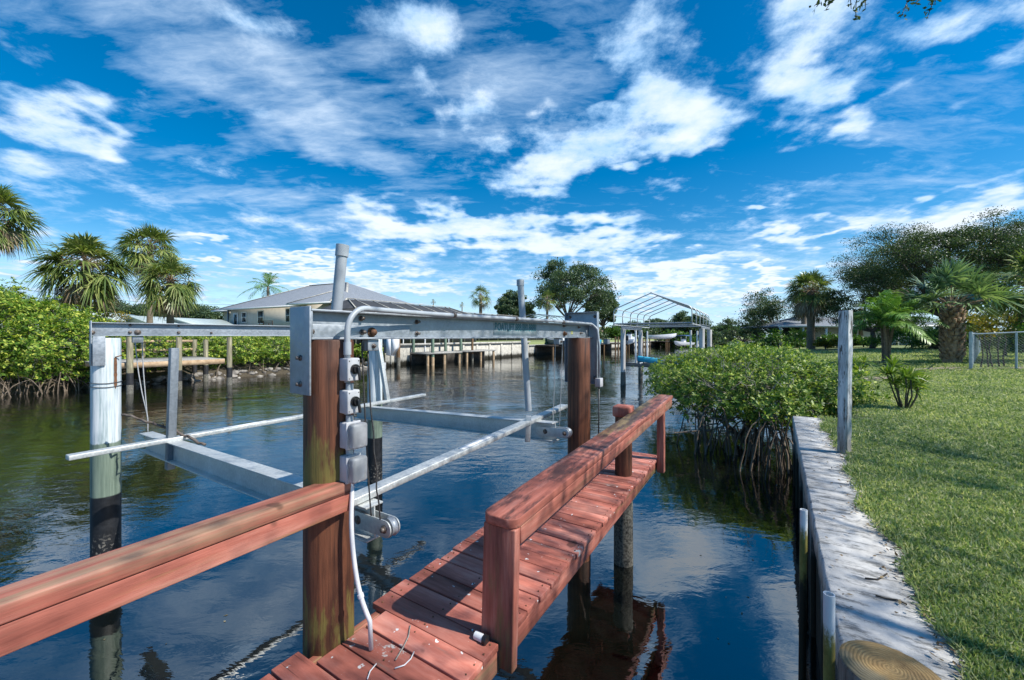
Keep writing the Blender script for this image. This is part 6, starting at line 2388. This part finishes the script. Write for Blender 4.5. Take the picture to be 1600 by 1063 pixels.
for i, (px, py, Y, col, lab) in enumerate(((935, 534, 64, 'cyan', "blue crate on the cluttered brown far dock"), (927, 534, 63, 'yellow', "yellow tub on the cluttered brown far dock"), (948, 534, 64, 'galv_dark', "grey bin on the cluttered brown far dock"))):
    p = at(px, py, Y)
    t = thing('storage_bin', (p[0], p[1], 1.41), lab, 'bin', BANK_RZ, 'bins on the far dock')
    m = MB()
    m.bx(-0.5, 0.5, -0.35, 0.35, 0, 0.75)
    m.build('bin_body', MAT[col], t, bevel=0.05)
    m = MB()
    m.bx(-0.54, 0.54, -0.39, 0.39, 0.752, 0.83)
    m.build('lid', MAT['galv_dark'], t, bevel=0.02)
# house far behind the boats
hp = bank_pt(104, 14, 1.6)
fh = thing('house', hp, "small pale far house past the right legs of the canopy frame", 'house', BANK_RZ)
m = MB()
m.bx(0, 9, 0, 8, 0, 2.6)
m.build('wall', MAT['stucco'], fh)
m = MB()
hip_roof(m, -0.6, 9.6, -0.6, 8.6, 2.65, 4.2, 3, 6)
m.build('roof', MAT['far_conc'], fh)
window(fh, 2.5, 0, 1.0, 2.1, 1.4)

# ------------------------------------------------------------------ canopy frame boat lift
cu = np.array((2.0, 3.3)) / math.hypot(2, 3.3)
cr = np.array((cu[1], -cu[0]))
cl = thing('canopy_boat_lift', (6.0, 21.6, 0), "empty boat lift on four pale pilings with a bare arched canopy frame", 'boat lift', math.atan2(cu[1], cu[0]))
LL, WW_ = 3.86, 3.86                      # along, across (local -y is to the right)
for (x, y) in ((0, 0), (LL, 0), (0, -WW_), (LL, -WW_)):
    m = MB()
    m.tube([(x, y, 0.72), (x, y, 3.02)], 0.125, 14)
    pp = m.build('piling', MAT['pale_pile'], cl, auto=40)
    m = MB()
    m.tube([(x, y, -0.8), (x, y, 0.35), (x, y, 0.72)], [0.15, 0.142, 0.128], 14)
    m.build('barnacled_foot', MAT['barnacle'], pp, auto=40)
for y in (0, -WW_):
    m = MB()
    ibeam(m, (-0.35, y, 3.12), (LL + 0.35, y, 3.12), 0.20, 0.12)
    m.build('top_beam', MAT['galv'], cl)
for x in (0.3, LL - 0.3):
    m = MB()
    ibeam(m, (x, 0.1, 1.10), (x, -WW_ - 0.1, 1.10), 0.20, 0.13)
    m.build('cradle_beam', MAT['galv_dark'], cl)
for y in (-1.0, -2.8):
    m = MB()
    m.bar((-0.6, y, 1.24), (LL + 0.6, y, 1.24), 0.12, 0.08)
    m.build('bunk_board', MAT['galv_dark'], cl)
m = MB()
m.box((0.15, -1.35, 1.40), (0.30, 1.25, 0.28), 0.0, R=np.array([(1, 0, 0), (0, 0.99, -0.12), (0, 0.12, 0.99)]) @ np.array([(0.94, -0.34, 0), (0.34, 0.94, 0), (0, 0, 1)]))
m.build('cyan_bunk_cover', MAT['cyan'], cl, bevel=0.05)
m = MB()
m.box((0.45, -2.8, 1.36), (1.5, 0.30, 0.26), -0.08)
m.build('cyan_bunk_cover', MAT['cyan'], cl, bevel=0.05)
for (x, y) in ((0.5, -0.55), (3.2, -0.55), (0.5, -3.3), (3.2, -3.3)):
    m = MB()
    m.tube([(x, y, 1.1), (x, y, 2.95)], 0.05, 8)
    m.build('guide_pole', MAT['pvc_white'], cl, auto=40)
ZE, ZR = 4.02, 4.82
xa = np.linspace(-0.75, 7.6, 6)
y0, y1 = 0.28, -WW_ + 0.35
for x in xa:
    m = MB()
    P = [(x, y0, 3.22), (x, y0, 3.85)]
    for a in np.linspace(0, 1.15, 6):
        P.append((x, y0 - 0.30 * (1 - math.cos(a)), 3.85 + 0.30 * math.sin(a)))
    P.append((x, (y0 + y1) / 2, ZR))
    Q = [(x, y0 + y1 - q[1], q[2]) for q in P[:-1]][::-1]
    m.tube(P + Q, 0.030, 7)
    m.build('canopy_hoop', MAT['galv_light'], cl, smooth=True)
for (y, z, r) in ((y0, 3.24, 0.03), (y1, 3.24, 0.03), (y0, 3.75, 0.022), (y1, 3.75, 0.022), ((y0 + y1) / 2, ZR + 0.02, 0.035), (y0 - 0.1, 4.06, 0.022), (y1 + 0.1, 4.06, 0.022)):
    m = MB()
    m.tube([(xa[0], y, z), (xa[-1], y, z)], r, 7)
    m.build('canopy_rail', MAT['galv_light'], cl, auto=40)
for x in (xa[0], 0.0, LL, xa[-1]):
    m = MB()
    m.tube([(x, y0, 3.30), (x, y1, 3.30)], 0.03, 7)
    m.build('cross_tube', MAT['galv'], cl, auto=40)

# ------------------------------------------------------------------ chain link fence
c0 = ground_hit(1517, 577)
c1 = np.array(((1665 - 800) / FPX * 13.4, 13.4, 0))
c1[2] = float(lawn_z(c1[0], c1[1]))
c2 = np.array((29.0, 24.8, 0))
c2[2] = float(lawn_z(c2[0], c2[1]))
fn = thing('chain_link_fence', c0, "grey chain link fence with steel posts meeting at a corner in the right lawn", 'fence')
HF = 1.28


def fence_run(a, b, nposts, mesh_step):
    a, b = np.array(a, float), np.array(b, float)
    d = b - a
    L = np.linalg.norm(d[:2])
    for i in range(nposts):
        k = i / (nposts - 1)
        p = a + d * k
        if i == 0 and nposts != 3:
            continue
        m = MB()
        m.tube([p - (0, 0, 0.2), p + (0, 0, HF + (0.08 if i == 0 else 0.02))], 0.05 if i == 0 else 0.032, 10)
        m.build('fence_post', MAT['fence_metal'], fn, world=True, auto=40)
    m = MB()
    m.tube([a + (0, 0, HF - 0.01), b + (0, 0, HF + 0.03)], 0.024, 8)
    m.build('top_rail', MAT['fence_metal'], fn, world=True, auto=40)
    m = MB()
    n = int(L / mesh_step)
    hk = HF / mesh_step
    w = 0.0018
    for i in range(-int(hk), n + 1):
        for sg in (1, -1):
            u0, u1 = (i, i + hk) if sg == 1 else (i + hk, i)
            z0, z1 = 0.0, HF
            ua, ub, za, zb = u0, u1, z0, z1
            if sg == 1:
                if ua < 0:
                    za = -ua * mesh_step
                    ua = 0
                if ub > n:
                    zb = HF - (ub - n) * mesh_step
                    ub = n
            else:
                if ua > n:
                    za = (ua - n) * mesh_step
                    ua = n
                if ub < 0:
                    zb = HF + ub * mesh_step
                    ub = 0
            if zb - za < 0.02:
                continue
            pa, pb = a + d * (ua / n), a + d * (ub / n)
            m.tube([pa + (0, 0, za + 0.02), pb + (0, 0, zb - 0.02)], w, 3, cap=False)
    m.build('wire_mesh', MAT['fence_metal'], fn, world=True)


fence_run(c0, c1, 3, 0.09)
fence_run(c0, c2, 9, 0.16)
# bare sandy strip under the fence and round the palm
m = MB()
rs = np.random.RandomState(170)
for (cx, cy, rx_, ry_) in ((c0[0] + 1.6, c0[1] - 0.25, 2.6, 0.22), (15.6, 15.2, 1.7, 0.5), (11.7, 12.9, 1.5, 0.3)):
    a = np.linspace(0, 2 * math.pi, 28, endpoint=False)
    rr = 1 + rs.normal(0, 0.12, 28)
    P = [(cx, cy, float(lawn_z(cx, cy)) + 0.03)] + [(cx + rx_ * r * math.cos(q), cy + ry_ * r * math.sin(q), float(lawn_z(cx + rx_ * r * math.cos(q), cy + ry_ * r * math.sin(q))) + 0.022) for q, r in zip(a, rr)]
    m.add(P, [(0, i, i % 28 + 1) for i in range(1, 29)])
tag(m.build('bare_soil', MAT['mulch']), kind='structure')
vt = thing('bare_vine', c0 + np.array((0.75, 0.35, 0)), "dark bare vine stems standing up against the chain link fence", 'vine')
m = MB()
for k in range(5):
    x = 0.22 * k + rs.normal(0, 0.05)
    P = [(x + 0.12, 0, -0.05)]
    for z in np.linspace(0.1, 1.25, 7):
        P.append((x + 0.05 * math.sin(z * 3 + k) + rs.normal(0, 0.012), rs.normal(0, 0.012), z))
    m.tube(P, np.linspace(0.028, 0.012, 8), 6)
m.build('stems', MAT['root_dark'], vt, smooth=True)

# ------------------------------------------------------------------ overhead wires
m = MB()
for (ya, yb, dz_) in ((438, 474, 0), (449, 480, 0)):
    a, b = at(-60, ya, 46), at(420, yb, 70)
    ts = np.linspace(0, 1, 16)
    P = np.array([a * (1 - s) + b * s - np.array((0, 0, 1.2 * 4 * s * (1 - s))) for s in ts])
    o = MB()
    o.tube(P, 0.022, 4)
    w_ = o.build('power_line', MAT['black'])
    tag(w_, "upper thin power line crossing the sky behind the left palms" if ya == 438 else "lower thin power line crossing the sky behind the left palms", 'power line', 'power lines on the left')

# shrubs on the far bank behind the seawalls
for i, (px, ytop, Y, w, mat, lab) in enumerate(((655, 512, 58, 3.0, 'oak_far', "rounded hedge on the far lawn, just right of the first pool cage"), (905, 512, 82, 5.0, 'oak_far', "low hedge under the tall rounded oak"), (955, 514, 90, 4.0, 'shrub', "green hedge behind the cluttered far dock"),
                                                (1060, 516, 110, 5.0, 'shrub', "green hedge behind the far motor boats"), (1100, 516, 130, 7.0, 'oak_far', "dim hedge beyond the right legs of the canopy frame"), (830, 508, 90, 5.0, 'shrub', "green hedge left of the tall rounded oak trunk"))):
    b = far_base(px, Y)
    H = EYE + (526 - ytop) / FPX * Y - b[2]
    tree('shrub', b, H, (w, w * 0.8), 0.1, lab, 300 + i, 8, 60, 90, 0.006 * Y, mat, 0.08, 'hedges on the far bank', clump_r=w * 0.2, cat='shrub')
